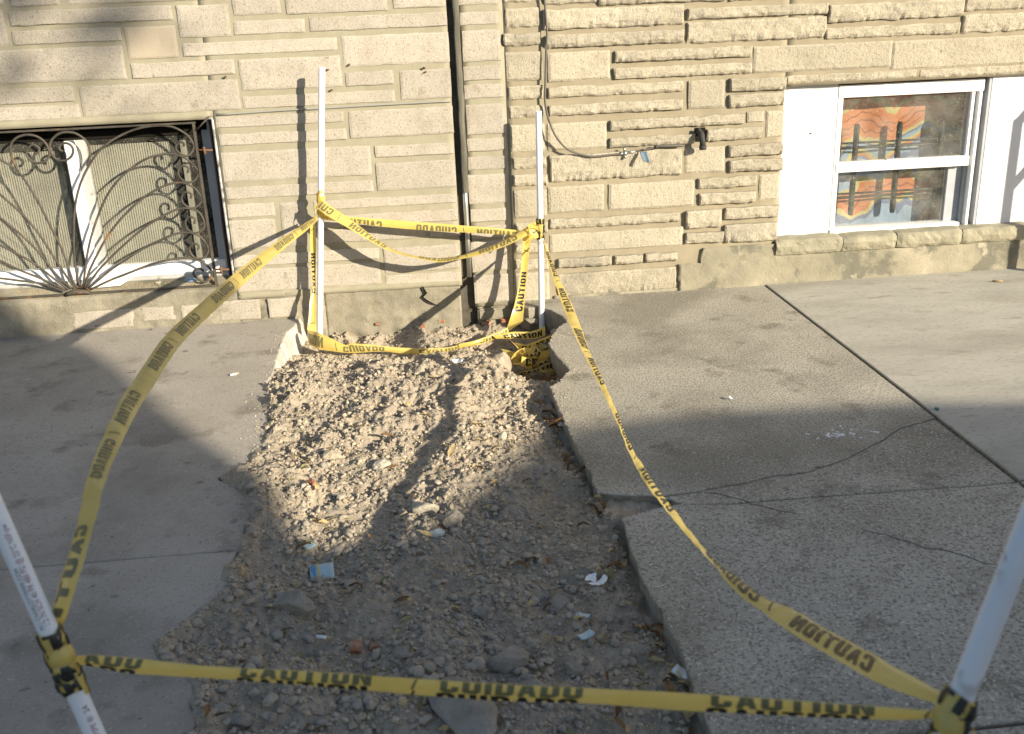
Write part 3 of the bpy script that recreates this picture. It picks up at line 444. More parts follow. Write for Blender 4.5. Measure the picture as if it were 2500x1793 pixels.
tiny_bits('joint_crumbs', pts, .005, M['leaf_tan'], side)
pts = [(rng.uniform(-1.9, -.6), -.005+rng.uniform(-.012, 0)-.01, -.014) for _ in range(90)]+[(rng.uniform(.66, 2.9), rng.uniform(-.03, -.004)-.008, -.001) for _ in range(260)]
tiny_bits('wall_foot_crumbs', pts, .005, M['clod'], side)

# ------------------------------------------------------------------ dirt in the opened pavement
def interp_edge(pts):
    ys = np.array([p[1] for p in pts]); xs_ = np.array([p[0] for p in pts]); o = np.argsort(ys)
    return lambda y: np.interp(y, ys[o], xs_[o])
exl = interp_edge(pl); exr = interp_edge([(.66, 0.), (.66, -.10)]+[p for p in pru[6:-3]]+list(prl[2:]))
def dirt_h(x, y):
    x = np.asarray(x, float); y = np.asarray(y, float)
    l = exl(y); r = exr(y); t = np.clip((x-l)/(r-l), 0, 1)
    base = np.interp(y, [-3.4, -2.9, -2.2, -1.8, -1.4, -1.1, -.8, -.55, -.35, -.1, 0], [-.055, -.05, -.04, -.025, .004, .010, -.025, -.075, -.135, -.125, -.115])
    side_l = np.interp(y, [-3.4, -.95, -.7, -.45, -.2, 0], [-.013, -.012, -.03, -.085, -.125, -.12])
    side_r = np.interp(y, [-3.4, -2.3, -2.1, -2.0, -1.2, -.8, -.6, -.3, 0], [-.07, -.06, -.045, -.065, -.075, -.10, -.13, -.15, -.13])
    h = base*np.clip(1-np.abs(t-.42)*2, 0, 1)**.7
    wl = np.clip(1-t/.30, 0, 1)**1.3; wr = np.clip((t-.55)/.45, 0, 1)**1.3
    h = base*(1-wl)*(1-wr)+side_l*wl+side_r*wr
    # wedge between the broken right slabs
    h = np.where(x > .47, np.minimum(h, -.06), h)
    h = np.where((x > .44) & (y > -2.12) & (y < -2.0), -.028-.02*np.clip((x-.44)/.2, 0, 1), h)
    # hollow by the tangled tape
    d = np.hypot((x-.44)/.13, (y+.52)/.22); h = h-.085*np.exp(-d*d)
    d = np.hypot((x-.22)/.10, (y+.64)/.12); h = h+.045*np.exp(-d*d)
    d = np.hypot((x-.43)/.11, (y+.72)/.17); h = h-.06*np.exp(-d*d)
    d = np.hypot((x+.33)/.05, (y+.62)/.09); h = h-.035*np.exp(-d*d)
    d = np.hypot((x+.15)/.3, (y+.85)/.16); h = h+.02*np.exp(-d*d)
    h = h+.034*vnoise(x, y, 7, 1)+.020*vnoise(x, y, 15, 2)
    sp = np.clip((.05-(x-l))/.04, 0, 1)*(y < -.9)
    so_ = (l-x)/.045; h = h*(1-sp)+sp*(-.0125-.016*so_+.016*vnoise(x, y, 16, 12)+.012*vnoise(x, y, 45, 13))
    return h
def dirt_fine(x, y):
    rough = np.interp(y, [-3.4, -2.2, -1.6, -1.0, -.3], [.75, .7, 1.0, 1.35, 1.0])
    bil = lambda s, k: .5-2*np.abs(vnoise(x, y, s, k))
    a = .028*bil(15, 3)*np.clip(.4+2*vnoise(x, y, 5, 9), 0, 1.4)+.012*bil(34, 4)+.010*bil(66, 5)+.007*vnoise(x, y, 110, 6)
    return rough*a*np.clip((x-exl(y)+.03)/.06, .0, 1)
gy = np.arange(-3.62, .012, .0055); gxx = np.arange(-.76, .76, .0055)
XX, YY = np.meshgrid(gxx, gy)
ZZ = dirt_h(XX, YY)+dirt_fine(XX, YY)
inside = (XX > exl(YY)-.045) & (XX < np.where((YY < -1.98) & (YY > -2.14), .68, exr(YY)+.05)) & (YY > -3.6)
ny_, nx_ = XX.shape
idx = np.arange(ny_*nx_).reshape(ny_, nx_)
ok = inside[:-1, :-1] & inside[1:, :-1] & inside[:-1, 1:] & inside[1:, 1:]
quads = np.stack([idx[:-1, :-1], idx[:-1, 1:], idx[1:, 1:], idx[1:, :-1]], -1)[ok]
used = np.unique(quads); remap = np.full(ny_*nx_, -1); remap[used] = np.arange(len(used))
vv = np.stack([XX.ravel(), YY.ravel(), ZZ.ravel()], 1)[used]
def fast_mesh(name, v, f):
    me = bpy.data.meshes.new(name); v = np.asarray(v, np.float32); f = np.asarray(f, np.int32); k_ = f.shape[1]
    me.vertices.add(len(v)); me.vertices.foreach_set('co', v.ravel())
    me.loops.add(f.size); me.loops.foreach_set('vertex_index', f.ravel())
    me.polygons.add(len(f)); me.polygons.foreach_set('loop_start', np.arange(0, f.size, k_, dtype=np.int32)); me.polygons.foreach_set('loop_total', np.full(len(f), k_, np.int32))
    me.update(calc_edges=True); me.validate(); return me
M['dirt_bed'] = pmat('packed_dirt_bed', [(.22, (.225, .188, .142)), (.5, (.345, .293, .226)), (.78, (.46, .395, .31))], 26, 10, 1, .7, 150, .006, spec=.1)
dirt = link('dirt_bed', fast_mesh('dirt_bed', vv, remap[quads]), M['dirt_bed'], smooth=True)
tag(dirt, 'bare grey dirt filling the broken strip of pavement', 'dirt', kind='stuff')

def ico(sub):
    bm = bmesh.new(); bmesh.ops.create_icosphere(bm, subdivisions=sub, radius=1)
    v = np.array([q.co[:] for q in bm.verts]); f = np.array([[q.index for q in p.verts] for p in bm.faces]); bm.free(); return v, f
I1, I2, I3 = ico(1), ico(2), ico(3)
def rock_shape(base, seed, rough=.35, flatz=.7):
    v, f = base; r_ = np.random.default_rng(abs(int(seed))); v = v.copy()
    for _ in range(5):
        d = r_.normal(size=3); d /= np.linalg.norm(d); c = r_.uniform(.45, .85)
        s_ = v@d; v = v-np.outer(np.clip(s_-c, 0, None), d)
    v *= 1+rough*(r_.random((len(v), 1))-.5)+(.22*np.sin(v@r_.normal(size=3)*3+1)[:, None] if rough > .3 else 0)
    v *= np.array([r_.uniform(.8, 1.2), r_.uniform(.7, 1.1), flatz*r_.uniform(.75, 1.1)])
    return v, f
def scatter(name, n, smin, smax, base, variants, mat, weight, power=2.0, sink=.25, seed=0):
    r_ = np.random.default_rng(100+seed); shapes = [rock_shape(base, 50*seed+i, .34) for i in range(variants)]
    V, F, off, cnt = [], [], 0, 0
    while cnt < n:
        x = r_.uniform(-.7, .7, n); y = r_.uniform(-3.3, -.02, n)
        keep = (x > exl(y)+.004) & (x < exr(y)-.008) & (r_.random(n) < weight(x, y))
        x, y = x[keep], y[keep]
        z = dirt_h(x, y)+dirt_fine(x, y)
        for i in range(len(x)):
            if cnt >= n: break
            s_ = smin+(smax-smin)*r_.random()**power
            v, f = shapes[r_.integers(variants)]
            a = r_.uniform(0, 6.28); tl = r_.uniform(-.6, .6); ca, sa, ct, st = math.cos(a), math.sin(a), math.cos(tl), math.sin(tl)
            R_ = np.array([[ca, -sa*ct, sa*st], [sa, ca*ct, -ca*st], [0, st, ct]])
            V.append((v*s_)@R_.T+np.array([x[i], y[i], z[i]+s_*(.35-sink)])); F.append(f+off); off += len(v); cnt += 1
    o = link(name, fast_mesh(name, np.concatenate(V), np.concatenate(F)), mat); return o
lit = lambda x, y: np.clip(.45+.55*np.exp(-((y+1.0)/.55)**2)+.15*(y < -2.2), 0, 1)
tag(scatter('dirt_crumbs', 30000, .0018, .0048, I1, 12, M['dirt'], lambda x, y: np.ones_like(x)*.8, 1.6, .1, 1), 'fine crumbs of dry soil strewn over the dirt', 'crumbs', kind='stuff')
tag(scatter('dirt_clods', 9000, .0030, .0105, I2, 24, M['dirt'], lambda x, y: np.clip(.5+2.6*vnoise(x, y, 6, 21)+.25*np.exp(-((y+1.0)/.55)**2), .06, 1), 2.6, .05, 2), 'loose clods of dry soil over the dirt', 'clods', kind='stuff')
tag(scatter('shaded_clods', 2600, .004, .016, I2, 22, M['dirt_shade_tone'], lambda x, y: np.where(y < -1.8, np.clip(.55+1.5*vnoise(x, y, 5, 31), .1, 1), 0.), 3.4, .08, 6), 'clods of soil lying over the shaded dirt', 'clods', kind='stuff')
tag(scatter('gravel', 170, .005, .015, I2, 14, M['rock'], lambda x, y: np.where(y < -1.7, .9, .3), 2.0, .15, 3), 'scattered grey gravel among the soil clods', 'gravel', kind='stuff')
tag(scatter('pale_gravel', 36, .006, .013, I2, 8, M['rock_pale'], lambda x, y: np.where(y < -.7, .8, .3), 1.5, .1, 4), 'scattered pale pebbles among the soil clods', 'gravel', kind='stuff')

# ------------------------------------------------------------------ walls
def rock_stone(x0, z0, x1, z1, proud, seed, kind):
    """kind 'rock': split face with a chipped lower edge; 'dressed': flatter; 'flat': left wall."""
    w, h = x1-x0, z1-z0; r_ = random.Random(seed)
    cell = .014 if kind == 'rock' else .03
    nx = max(4, min(44, int(w/cell))); 
    fz = [0, .07, .2, .34, .5, .7, .9, 1] if kind == 'rock' else ([0, .08, .3, .55, .8, .93, 1] if kind == 'dressed' else [0, .06, .35, .65, .94, 1])
    fx = [0, .35/nx]+[i/nx for i in range(1, nx)]+[1-.35/nx, 1]
    V = []; nX, nZ = len(fx), len(fz)
    tilt = r_.uniform(-.004, .004)
    for j_, b in enumerate(fz):
        for i, a in enumerate(fx):
            x = x0+w*a; z = z0+h*b
            edge = i in (0, nX-1) or j_ in (0, nZ-1)
            jit = .0022 if kind == 'rock' else (.0012 if kind == 'dressed' else .0016)
            ex = jit*2*nz(z*22, seed*3.1, i*.0) if i in (0, nX-1) else 0
            ez = jit*2.2*nz(x*16, seed*1.7, 5) if j_ in (0, nZ-1) else 0
            if kind == 'rock':
                y = -proud+.0045*nz(x*9, z*22, seed)+.0040*nz(x*30, z*45, seed)+.002*nz(x*80, z*90, seed)+tilt*(a-.5)
                chip = max(0, (.30+.16*nz(x*26, seed, 2)+.10*nz(x*70, seed, 4))-b)
                y += chip*.045*(.4+1.3*abs(nz(x*38, seed, 7)))
            elif kind == 'dressed':
                y = -proud+.003*nz(x*7, z*14, seed)+tilt*(a-.5)+max(0, .12+.12*nz(x*20, seed, 2)-b)*.02
            else:
                y = -proud+.0016*nz(x*8, z*14, seed)+.0012*nz(x*26, z*30, seed)+tilt*.25*(a-.5)
            if edge: y += .004 if kind != 'flat' else .0022
            V.append((x+ex, y, z+ez))
    F = [(j_*nX+i, j_*nX+i+1, (j_+1)*nX+i+1, (j_+1)*nX+i) for j_ in range(nZ-1) for i in range(nX-1)]
    # returns to the wall
    ring = [i for i in range(nX)]+[j_*nX+nX-1 for j_ in range(1, nZ)]+[(nZ-1)*nX+i for i in range(nX-2, -1, -1)]+[j_*nX for j_ in range(nZ-2, 0, -1)]
    k_ = len(V)
    for q in ring: V.append((V[q][0], .02, V[q][2]))
    m_ = len(ring)
    for i in range(m_): F.append((ring[(i+1) % m_], ring[i], k_+i, k_+(i+1) % m_))
    cx, cz = (x0+x1)/2, (z0+z1)/2
    me = mesh('stone', [(a-cx, b, c-cz) for a, b, c in V], F); return me, (cx, 0, cz)
def add_stones(rects, parent, kindf, proudf, matf, seed0):
    for i, (x0, z0, x1, z1) in enumerate(rects):
        me, c = rock_stone(x0, z0, x1, z1, proudf(i, x1-x0, z1-z0), seed0+i, kindf(i, x1-x0, z1-z0))
        o = bpy.data.objects.new('stone', me); col.objects.link(o); o.parent = parent; o.location = Vector(c)-parent.location
        me.materials.append(matf(i)); me.polygons.foreach_set('use_smooth', [False]*len(me.polygons))
def sheet(name, x0, x1, z0, z1, yf, step, mat, parent, ztop=None, back=.05, ragged=0):
    nx = max(2, int((x1-x0)/step)); nzv = max(2, int((z1-z0)/step)); V = []
    for j_ in range(nzv+1):
        for i in range(nx+1):
            x = x0+(x1-x0)*i/nx; z = z0+(z1-z0)*j_/nzv
            if ztop: z = z0+(ztop(x)-z0)*j_/nzv
            if ragged and i == 0: x += ragged*(nz(z*22, 3)+.5*nz(z*60, 8))
            V.append((x, yf(x, z), z))
    w = nx+1
    F = [(j_*w+i, j_*w+i+1, (j_+1)*w+i+1, (j_+1)*w+i) for j_ in range(nzv) for i in range(nx)]
    k_ = len(V); ring = list(range(w))+[j_*w+nx for j_ in range(1, nzv+1)]+[nzv*w+i for i in range(nx-1, -1, -1)]+[j_*w for j_ in range(nzv-1, 0, -1)]
    for q in ring: V.append((V[q][0], back, V[q][2]))
    for i in range(len(ring)): F.append((ring[(i+1) % len(ring)], ring[i], k_+i, k_+(i+1) % len(ring)))
    return link(name, mesh(name, V, F), mat, parent, True)

hl = empty('stone_house', (-.8, 0, 0)); tag(hl, 'house with pale speckled stone facing and a barred basement window', 'house')
hr = empty('stone_house', (1.8, 0, 0)); tag(hr, 'house with tan rock-faced stone and a white-framed basement window', 'house')
WX0, WX1, WZ0, WZ1 = -2.6, -.847, .14, .902      # left window opening
def bed(x, z): return .0030*nz(x*5, z*9, 3)+.002*nz(x*20, z*26, 8)+.0028
sheet('mortar_bed', WX1, .1735, .09, 2.2, bed, .03, M['mortar_l'], hl)
sheet('mortar_bed', -3.2, WX1, WZ1, 2.2, bed, .03, M['mortar_l'], hl)
sheet('mortar_bed', .229, .4115, -.02, 2.2, bed, .03, M['mortar_l'], hl)
MB().box(-9, -3.2, 0, .05, -.2, 2.6).box(-9, .4115, .55, .6, -.3, 2.6).box(-9, .4115, 0, .6, 2.2, 2.6).build('house_core', M['stone_l'], hl)
add_stones(LEFT_STONES, hl, lambda i, w, h: 'flat', lambda i, w, h: .0012+.003*((i*37) % 10)/10, lambda i: M['stone_beige'] if i == 9 else M['stone_l'], 10)
# upper courses above the frame and behind the left edge
rows = []; z = 1.50; rr = random.Random(5)
while z < 2.1:
    hgt = rr.choice([.055, .055, .125]); x = -2.4
    while x < .17:
        w = rr.uniform(.25, .6); x1 = min(x+w, .17)
        if x1-x > .06: rows.append((x, z, x1, z+hgt))
        x = x1+.022
    z += hgt+.022
add_stones(rows, hl, lambda i, w, h: 'flat', lambda i, w, h: .006, lambda i: M['stone_l'], 300)
rows = []; z = 1.40
while z < 2.1:
    rows.append((.2249, z, .3945, z+.055)); z += .077
add_stones(rows, hl, lambda i, w, h: 'flat', lambda i, w, h: .006, lambda i: M['stone_l'], 360)
# plinth under the left house
def ply(x, z): return -.010-.006*math.exp(-((x+1.6)/.8)**2)+.010*nz(x*6, z*10, 2)+.007*nz(x*22, z*30, 4)+.004*nz(x*60, z*60, 4)-max(0, .0-z)*.08
sheet('plinth', -3.2, WX1, -.2, .15, ply, .014, M['parge'], hl, lambda x: .150+.006*nz(x*9, 1))
sheet('plinth', WX1+.0005, -.46, -.2, .115, lambda x, z: ply(x, z)+.003, .012, M['parge'], hl, lambda x: .112+.004*nz(x*9, 1))
sheet('plinth', -.4595, .164, -.2, .09, lambda x, z: ply(x, z)*.6+(.010*nz(x*14, z*22, 6) if z < -.02 else 0), .011, M['parge'], hl, lambda x: .094+.006*nz(x*9, 1)-.012*max(0, x+.1))
sheet('plinth', .4125, .80, -.25, .0, lambda x, z: .004+.014*nz(x*14, z*22, 6), .011, M['parge'], hr)
sheet('plinth', .238, .412, -.2, -.022, lambda x, z: .012+.012*nz(x*14, z*22, 6), .011, M['parge'], hl)
add_stones(PLINTH_STONES, hl, lambda i, w, h: 'flat', lambda i, w, h: .018, lambda i: M['stone_l'], 400)
MB().box(.239, .402, -.012, .02, -.082, -.028).build('base_block', M['parge'], hl, bevel=.008)
for (x, z, w, h) in ((.252, -.13, .045, .040), (.345, -.125, .05, .045), (.05, -.085, .03, .022), (.11, -.092, .02, .018), (-.04, -.10, .03, .016), (-.24, -.075, .02, .014)):
    me, c = rock_stone(x, z, x+w, z+h, .012 if x > .2 else .0125, int(x*1000)+900, 'rock')
    o = bpy.data.objects.new('brick', me); col.objects.link(o); o.parent = hl; o.location = Vector((c[0], -.004, c[2]))-hl.location; me.materials.append(M['brick'])
# crack in the parging and mortar lip
MB().tube([(-.01, -.019, .10), (.004, -.021, .07), (-.014, -.02, .052), (.004, -.021, .035), (.03, -.019, .018), (.055, -.017, .005)], [.004, .006, .005, .004, .003, .001], 6).build('crack', M['dark'], hl)
sheet('mortar_lip', -.84, .17, .094, .1235, lambda x, z: -.012+.004*nz(x*20, z*40, 4), .012, M['mortar_l'], hl, lambda x: .121+.0045*nz(x*12, 4)-.02*max(0, x+.2))
sheet('lintel_mortar', -2.2, -.86, .893, .925, lambda x, z: -.006+.004*nz(x*12, z*40, 4), .012, M['mortar_l'], hl, None, .06)
# grey caulk run along one joint
MB().tube([(x, -.001-.002*nz(x*20, 0), .911+.004*nz(x*3, 2)+.014*(x+.83)/1.0*.6) for x in [-.83+i*.05 for i in range(21)]], .0045, 6).build('caulk_bead', flat('pale_blue_caulk', (.27, .265, .24), .8), hl, True)
for (x, z) in ((-.345, 1.073), (-.252, 1.09), (.062, 1.062), (.07, 1.046), (-.77, 1.063), (-.335, .99)):
    v, f = rock_shape(I1, int(x*1000)); link('nail', mesh('nail', v*.008+np.array([x, -.012, z]), f.tolist()), M['rust'], hl)

# seam between the two houses: recessed slot, weathered board, pipe
MB().box(.1736, .2289, .016, .09, .128, 2.2).build('seam_back', M['seam'], hl)
MB().box(.1646, .2375, .035, .09, -.2, .13).build('seam_hole', M['seam'], hl)
def seam_board():
    V, F = [], []; n = 90
    for i in range(n+1):
        z = .52+1.65*i/n; c = .2095+.003*nz(z*4, 1)+.0025*nz(z*14, 2); wl = .0105+.004*nz(z*7, 5); wr = .0165+.002*nz(z*9, 8)
        y = -.026+.006*nz(z*8, 3)
        for (dx, dy) in ((-wl, .03), (-wl, .004), (-wl*.6, -.001), (wr*.3, .004), (wr, .012), (wr, .05)):
            V.append((c+dx+.0015*nz(z*40, dx*300), y+dy+.002*nz(z*30, dx*200), z))
    for i in range(n):
        for j_ in range(5): a = i*6+j_; F.append((a, a+1, a+7, a+6))
    return link('seam_board', mesh('seam_board', V, F), M['wood'], hl, True)
seam_board()
MB().tube([(.209, .000, .13), (.210, -.001, .3), (.2095, .000, .45), (.209, .000, .6)], .0115, 16).build('drain_pipe', M['steel'], hl, True)
MB().box(.1985, .2035, -.008, .05, .42, .66).build('seam_strip', M['blind'], hl, bevel=.001)

# left basement window
wl_ = empty('window', (-1.5, .2, .2), hl); tag(wl_)
MB().box(WX1-.012, WX1+.02, .0055, .5, WZ0-.02, WZ1).build('jamb', M['vinyl_grey'], wl_)
MB().box(WX0, WX1+.02, .0625, .5, WZ1-.002, WZ1+.02).build('head', M['parge'], wl_)
# chipped white reveal edge
sheet('reveal_paint', WX1-.010, WX1-.001, .16, .89, lambda x, z: .001+.004*nz(z*18, 7), .008, M['reveal'], wl_, None, .03)
for k_, (x, w_) in enumerate(((-.885, .010), (-.868, .008))): MB().box(x-w_/2, x+w_/2, .05+.04*k_, .13+.04*k_, .19, WZ1).build('track', M['vinyl_grey'], wl_, bevel=.002)
MB().tube([(-.872, .03, .87), (-.873, .032, .6), (-.878, .034, .45), (-.876, .03, .2)], .003, 6).build('wire', M['rust'], wl_, True)
FY = .08
def wbox(nm, x0, x1, z0, z1, y0, y1, m='vinyl', par=None, bv=.003): return MB().box(x0, x1, y0, y1, z0, z1).build(nm, M[m], par or wl_, bevel=bv)
wbox('bottom_rail', -2.5, -.888, .205, .262, FY, FY+.05)
wbox('bottom_track', -2.5, -.884, .190, .207, FY-.012, FY+.055, 'vinyl_dull')
wbox('top_rail', -2.5, -.888, .822, .86, FY+.02, FY+.05, 'dark')
wbox('meeting_stile', -1.508, -1.460, .258, .823, FY-.006, FY+.03)
wbox('inner_stile', -1.461, -1.424, .261, .823, FY+.012, FY+.05, 'vinyl_dull')
wbox('right_stile', -.925, -.886, .21, .84, FY+.012, FY+.05, 'vinyl_grey')
wbox('glass_pane', -2.5, -1.509, .260, .823, FY+.018, FY+.022, 'glass_l', None, 0)
wbox('glass_pane', -1.425, -.924, .260, .823, FY+.028, FY+.032, 'glass_l', None, 0)
# ribbed blind
def blind(x0, x1, z0, z1, y, nm):
    n = int((x1-x0)/.0018); V, F = [], []
    nzv = 14
    for j_ in range(nzv+1):
        z = z0+(z1-z0)*j_/nzv
        for i in range(n+1):
            x = x0+(x1-x0)*i/n; V.append((x+.004*nz(z*3, 2)*(j_/nzv), y+.0028*math.cos(x/.0105*2*math.pi)+(.0018 if j_ % 2 else 0)+.006*nz(x*2, z*2, 1), z))
    w = n+1
    for j_ in range(nzv):
        for i in range(n): F.append((j_*w+i, j_*w+i+1, (j_+1)*w+i+1, (j_+1)*w+i))
    return link(nm, mesh(nm, V, F), M['blind'], wl_, True)
blind(-2.5, -1.555, .235, .775, .165, 'blind'); blind(-1.47, -1.085, .235, .79, .17, 'blind')
MB().box(-1.6, -1.47, .185, .2, .2, .86).build('mullion_post', M['parge'], wl_)
MB().box(-1.04, -1.015, .17, .2, .2, .80).build('side_post', M['blind'], wl_)
MB().box(-2.6, -.83, .40, .42, .1, .95).build('room_back', M['dark'], wl_)
# sill with grit and debris
def silly(x, y): return .150+.045*(y/.08 if y < .08 else 1)+.006*nz(x*8, y*14, 2)+.003*nz(x*30, y*40, 3)
def sill_mesh():
    V, F = [], []; nx, ny = 120, 18
    for j_ in range(ny+1):
        for i in range(nx+1):
            x = -2.5+(WX1+2.5)*i/nx; y = -.006+.11*j_/ny; V.append((x, y, silly(x, y)))
    w = nx+1
    for j_ in range(ny):
        for i in range(nx): F.append((j_*w+i, j_*w+i+1, (j_+1)*w+i+1, (j_+1)*w+i))
    return link('sill', mesh('sill', V, F), M['parge'], wl_, True)
sill_mesh()
pts = [(x, y, silly(x, y)) for x, y in [(rng.uniform(-2.1, -.87), rng.uniform(.0, .055)) for _ in range(420)]]
tiny_bits('sill_grit', pts, .006, M['leaf_tan'], wl_)

# white board scrap, foil and stones lying on the sill
def plate(name, quad, th, mat, label=None, cat=None, group=None, curl=0, n=5):
    q = [Vector(p) for p in quad]; nn = (q[1]-q[0]).cross(q[3]-q[0]).normalized(); V, F = [], []
    for s_ in (0, 1):
        for j_ in range(n+1):
            for i in range(n+1):
                a, b = i/n, j_/n; p = (q[0].lerp(q[1], a)).lerp(q[3].lerp(q[2], a), b)
                p = p+nn*(curl*(4*(a-.5)**2+.3*math.sin(b*5))+th*s_)
                V.append(tuple(p))
    w = n+1; m_ = w*w
    for j_ in range(n):
        for i in range(n):
            a = j_*w+i; F.append((a, a+w, a+w+1, a+1)); F.append((m_+a, m_+a+1, m_+a+w+1, m_+a+w))
    for i in range(n):
        F += [(i, i+1, m_+i+1, m_+i), (n*w+i+1, n*w+i, m_+n*w+i, m_+n*w+i+1), ((i+1)*w, i*w, m_+i*w, m_+(i+1)*w), (i*w+n, (i+1)*w+n, m_+(i+1)*w+n, m_+i*w+n)]
    o = link(name, mesh(name, V, F), mat, None, True)
    if label: tag(o, label, cat, group)
    return o
plate('board_scrap', [(-1.52, .024, .178), (-1.36, .03, .180), (-1.31, .058, .205), (-1.48, .062, .225)], .006, M['vinyl'], 'white broken board scrap on the sill behind the iron grille hub', 'scrap', curl=.004)
plate('foil_scrap', [(-1.08, .03, .180), (-1.02, .03, .179), (-1.025, .055, .196), (-1.07, .056, .196)], .001, M['tagblue'], 'small bluish foil scrap on the dirty sill of the barred window', 'scrap', curl=.006)
for (x, y, s_, nm, lb, m_) in ((-.975, .04, .02, 'stone_chip', 'pale stone chip behind the lowest scroll of the iron grille', 'rock_pale'), (-1.20, .045, .013, 'stone_chip', 'small tan stone chip in the middle of the barred window sill', 'rock_pale')):
    v, f = rock_shape(I2, int(s_*9000)); o = link(nm, mesh(nm, v*s_+np.array([x, y, silly(x, y)+s_*.4]), f.tolist()), M[m_]); tag(o, lb, 'stone')

# iron grille
gr = empty('window_grille', (-1.4, .01, .16)); tag(gr, 'rusty wrought iron window grille with fan bars and scrolls', 'grille')
GY = .010
def gbar(nm, pts, r, n=8): return MB().tube([(p[0], GY+.004*math.sin(p[0]*40), p[1]) for p in catmull(pts, n)], r, 7).build(nm, M['iron'], gr, True)
for k_ in ('b1', 'b2', 'b3', 'b4', 'b5', 'b6', 'l1', 'l2', 'l3', 'l4', 'l5', 'l6'): gbar('fan_bar', GRILLE[k_], .005, 6)
for k_ in ('b7', 'b8'): gbar('scroll', GRILLE[k_], .0054, 6)
MB().box(-2.6, -.926, .002, .018, .876, .884).build('top_rail', M['iron'], gr, bevel=.002)
MB().box(-.941, -.930, .000, .018, .166, .876).build('side_rail', M['iron'], gr, bevel=.002)
MB().box(-2.6, -.927, .001, .019, .157, .1655).build('bottom_rail', M['iron'], gr, bevel=.002)
MB().tube([(-1.592, -.004, .164), (-1.57, -.006, .172), (-1.54, -.007, .176), (-1.51, -.006, .173), (-1.488, -.003, .166)], [.009, .012, .012, .011, .008], 8).build('hub', M['iron'], gr, True)
for (z0) in (.765, .235):
    MB().tube([(-.932, .008, z0), (-.87, .008, z0-.004)], .0045, 6).tube([(-.905, .003, z0+.012), (-.903, .003, z0-.02)], .006, 6).build('hinge', M['rust'], gr, True)
MB().tube([(-.925, -.002, .85), (-.86, -.015, .905)], .004, 6).build('bracket_pin', M['iron'], gr, True)

# ------------------------------------------------------------------ right house
RX0, RX1, RZ0, RZ1 = 1.664, 3.6, .205, .915
def bedr(x, z): return .004*nz(x*5, z*9, 3)+.003*nz(x*20, z*26, 8)+.002
sheet('mortar_bed', .412, RX0, -.05, 2.2, bedr, .03, M['mortar_r'], hr)
sheet('mortar_bed', RX0+.0005, 4.2, RZ1-.005, 2.2, bedr, .04, M['mortar_r'], hr)
MB().box(4.2, 9, .01, .06, -.2, 2.6).box(.4125, 9, .55, .6, -.3, 2.6).box(.4125, 9, 0, .6, 2.2, 2.6).build('house_core', M['stone_r'], hr)
dressed = {3, 6, 9, 13, 18, 23, 26, 29, 33, 36, 37, 40, 42, 53, 54, 55, 28}
def prf(i, w, h):
    r_ = random.Random(i*13+1)
    if i in (51, 52): return .004
    if i in dressed: return r_.uniform(.004, .010)
    if i < 14: return r_.uniform(.008, .014)
    if w < .27 and i > 20: return r_.uniform(.018, .026)
    return r_.uniform(.012, .021)
add_stones(RIGHT_STONES, hr, lambda i, w, h: 'dressed' if i in dressed else 'rock', prf, lambda i: M['stone_r'], 500)
rows = []; z = 1.38; rr = random.Random(9)
while z < 2.1:
    hgt = rr.choice([.055, .055, .12]); x = .415
    while x < 4.1:
        w = rr.uniform(.3, .65); rows.append((x, z, x+w, z+hgt)); x += w+.014
    z += hgt+.018
add_stones(rows, hr, lambda i, w, h: 'rock', lambda i, w, h: .014, lambda i: M['stone_r'], 700)
def patch_top(x):
    if x < 1.30: return .130+.02*nz(x*12, 3)
    if x < 1.650: return .198+.008*nz(x*12, 3)
    return .1415
sheet('base_patch', 1.195, 4.2, -.1, .142, lambda x, z: -.016+.006*nz(x*6, z*12, 5)+.003*nz(x*25, z*40, 1)-.012*max(0, .04-z), .0125, M['parge_r'], hr, patch_top, .05, .022)
sheet('base_patch', .6, 1.21, -.1, .012, lambda x, z: -.006+.006*nz(x*9, z*20, 5), .014, M['parge_r'], hr)
M['sillstone'] = pmat('grey_green_sill_stone', [(.3, (.22, .205, .15)), (.7, (.36, .33, .245))], 10, 9, .95, .7, 80, .006, patch=[(6, .58, .7, (.17, .165, .12))], speck=[(260, .6, .7, (.45, .42, .33), .4)])
def sill_stone(x0, x1, seed):
    V, F = [], []; n = max(6, int((x1-x0)/.02)); prof = [(.06, .225), (.015, .222), (-.022, .216), (-.034, .205), (-.038, .185), (-.034, .160), (-.026, .146), (-.01, .140), (.03, .138)]
    for i in range(n+1):
        x = x0+(x1-x0)*i/n; e = .006 if i in (0, n) else 0
        for j_, (y, z) in enumerate(prof): V.append((x, y+e*(1 if y < 0 else 0)+(.008*nz(x*14, z*30, seed)+.005*nz(x*45, z*70, seed))*(y < .01), z-e*.6*(j_ < 4)+.006*nz(x*11, y*40, seed+2)))
    m_ = len(prof)
    for i in range(n):
        for j_ in range(m_-1): a = i*m_+j_; F.append((a, a+1, a+m_+1, a+m_))
    F.append(tuple(range(m_-1, -1, -1))); F.append(tuple(n*m_+j_ for j_ in range(m_)))
    link('sill_stone', mesh('sill_stone', V, F), M['sillstone'], hr, False)
for k_, (a, b) in enumerate(((1.653, 1.972), (1.977, 2.236), (2.241, 2.56), (2.565, 2.90), (2.905, 3.5))): sill_stone(a, b, k_*3)
wr_ = empty('window', (2.26, .05, .2), hr)
def rbox(nm, x0, x1, z0, z1, y0, y1, m='vinyl', bv=.0025): return MB().box(x0, x1, y0, y1, z0, z1).build(nm, M[m], wr_, bevel=bv)
rbox('white_panel', 1.60, 1.930, .19, .93, .042, .062, 'white', 0)
rbox('white_panel', 2.652, 4.2, .19, .93, .026, .046, 'white', .002)
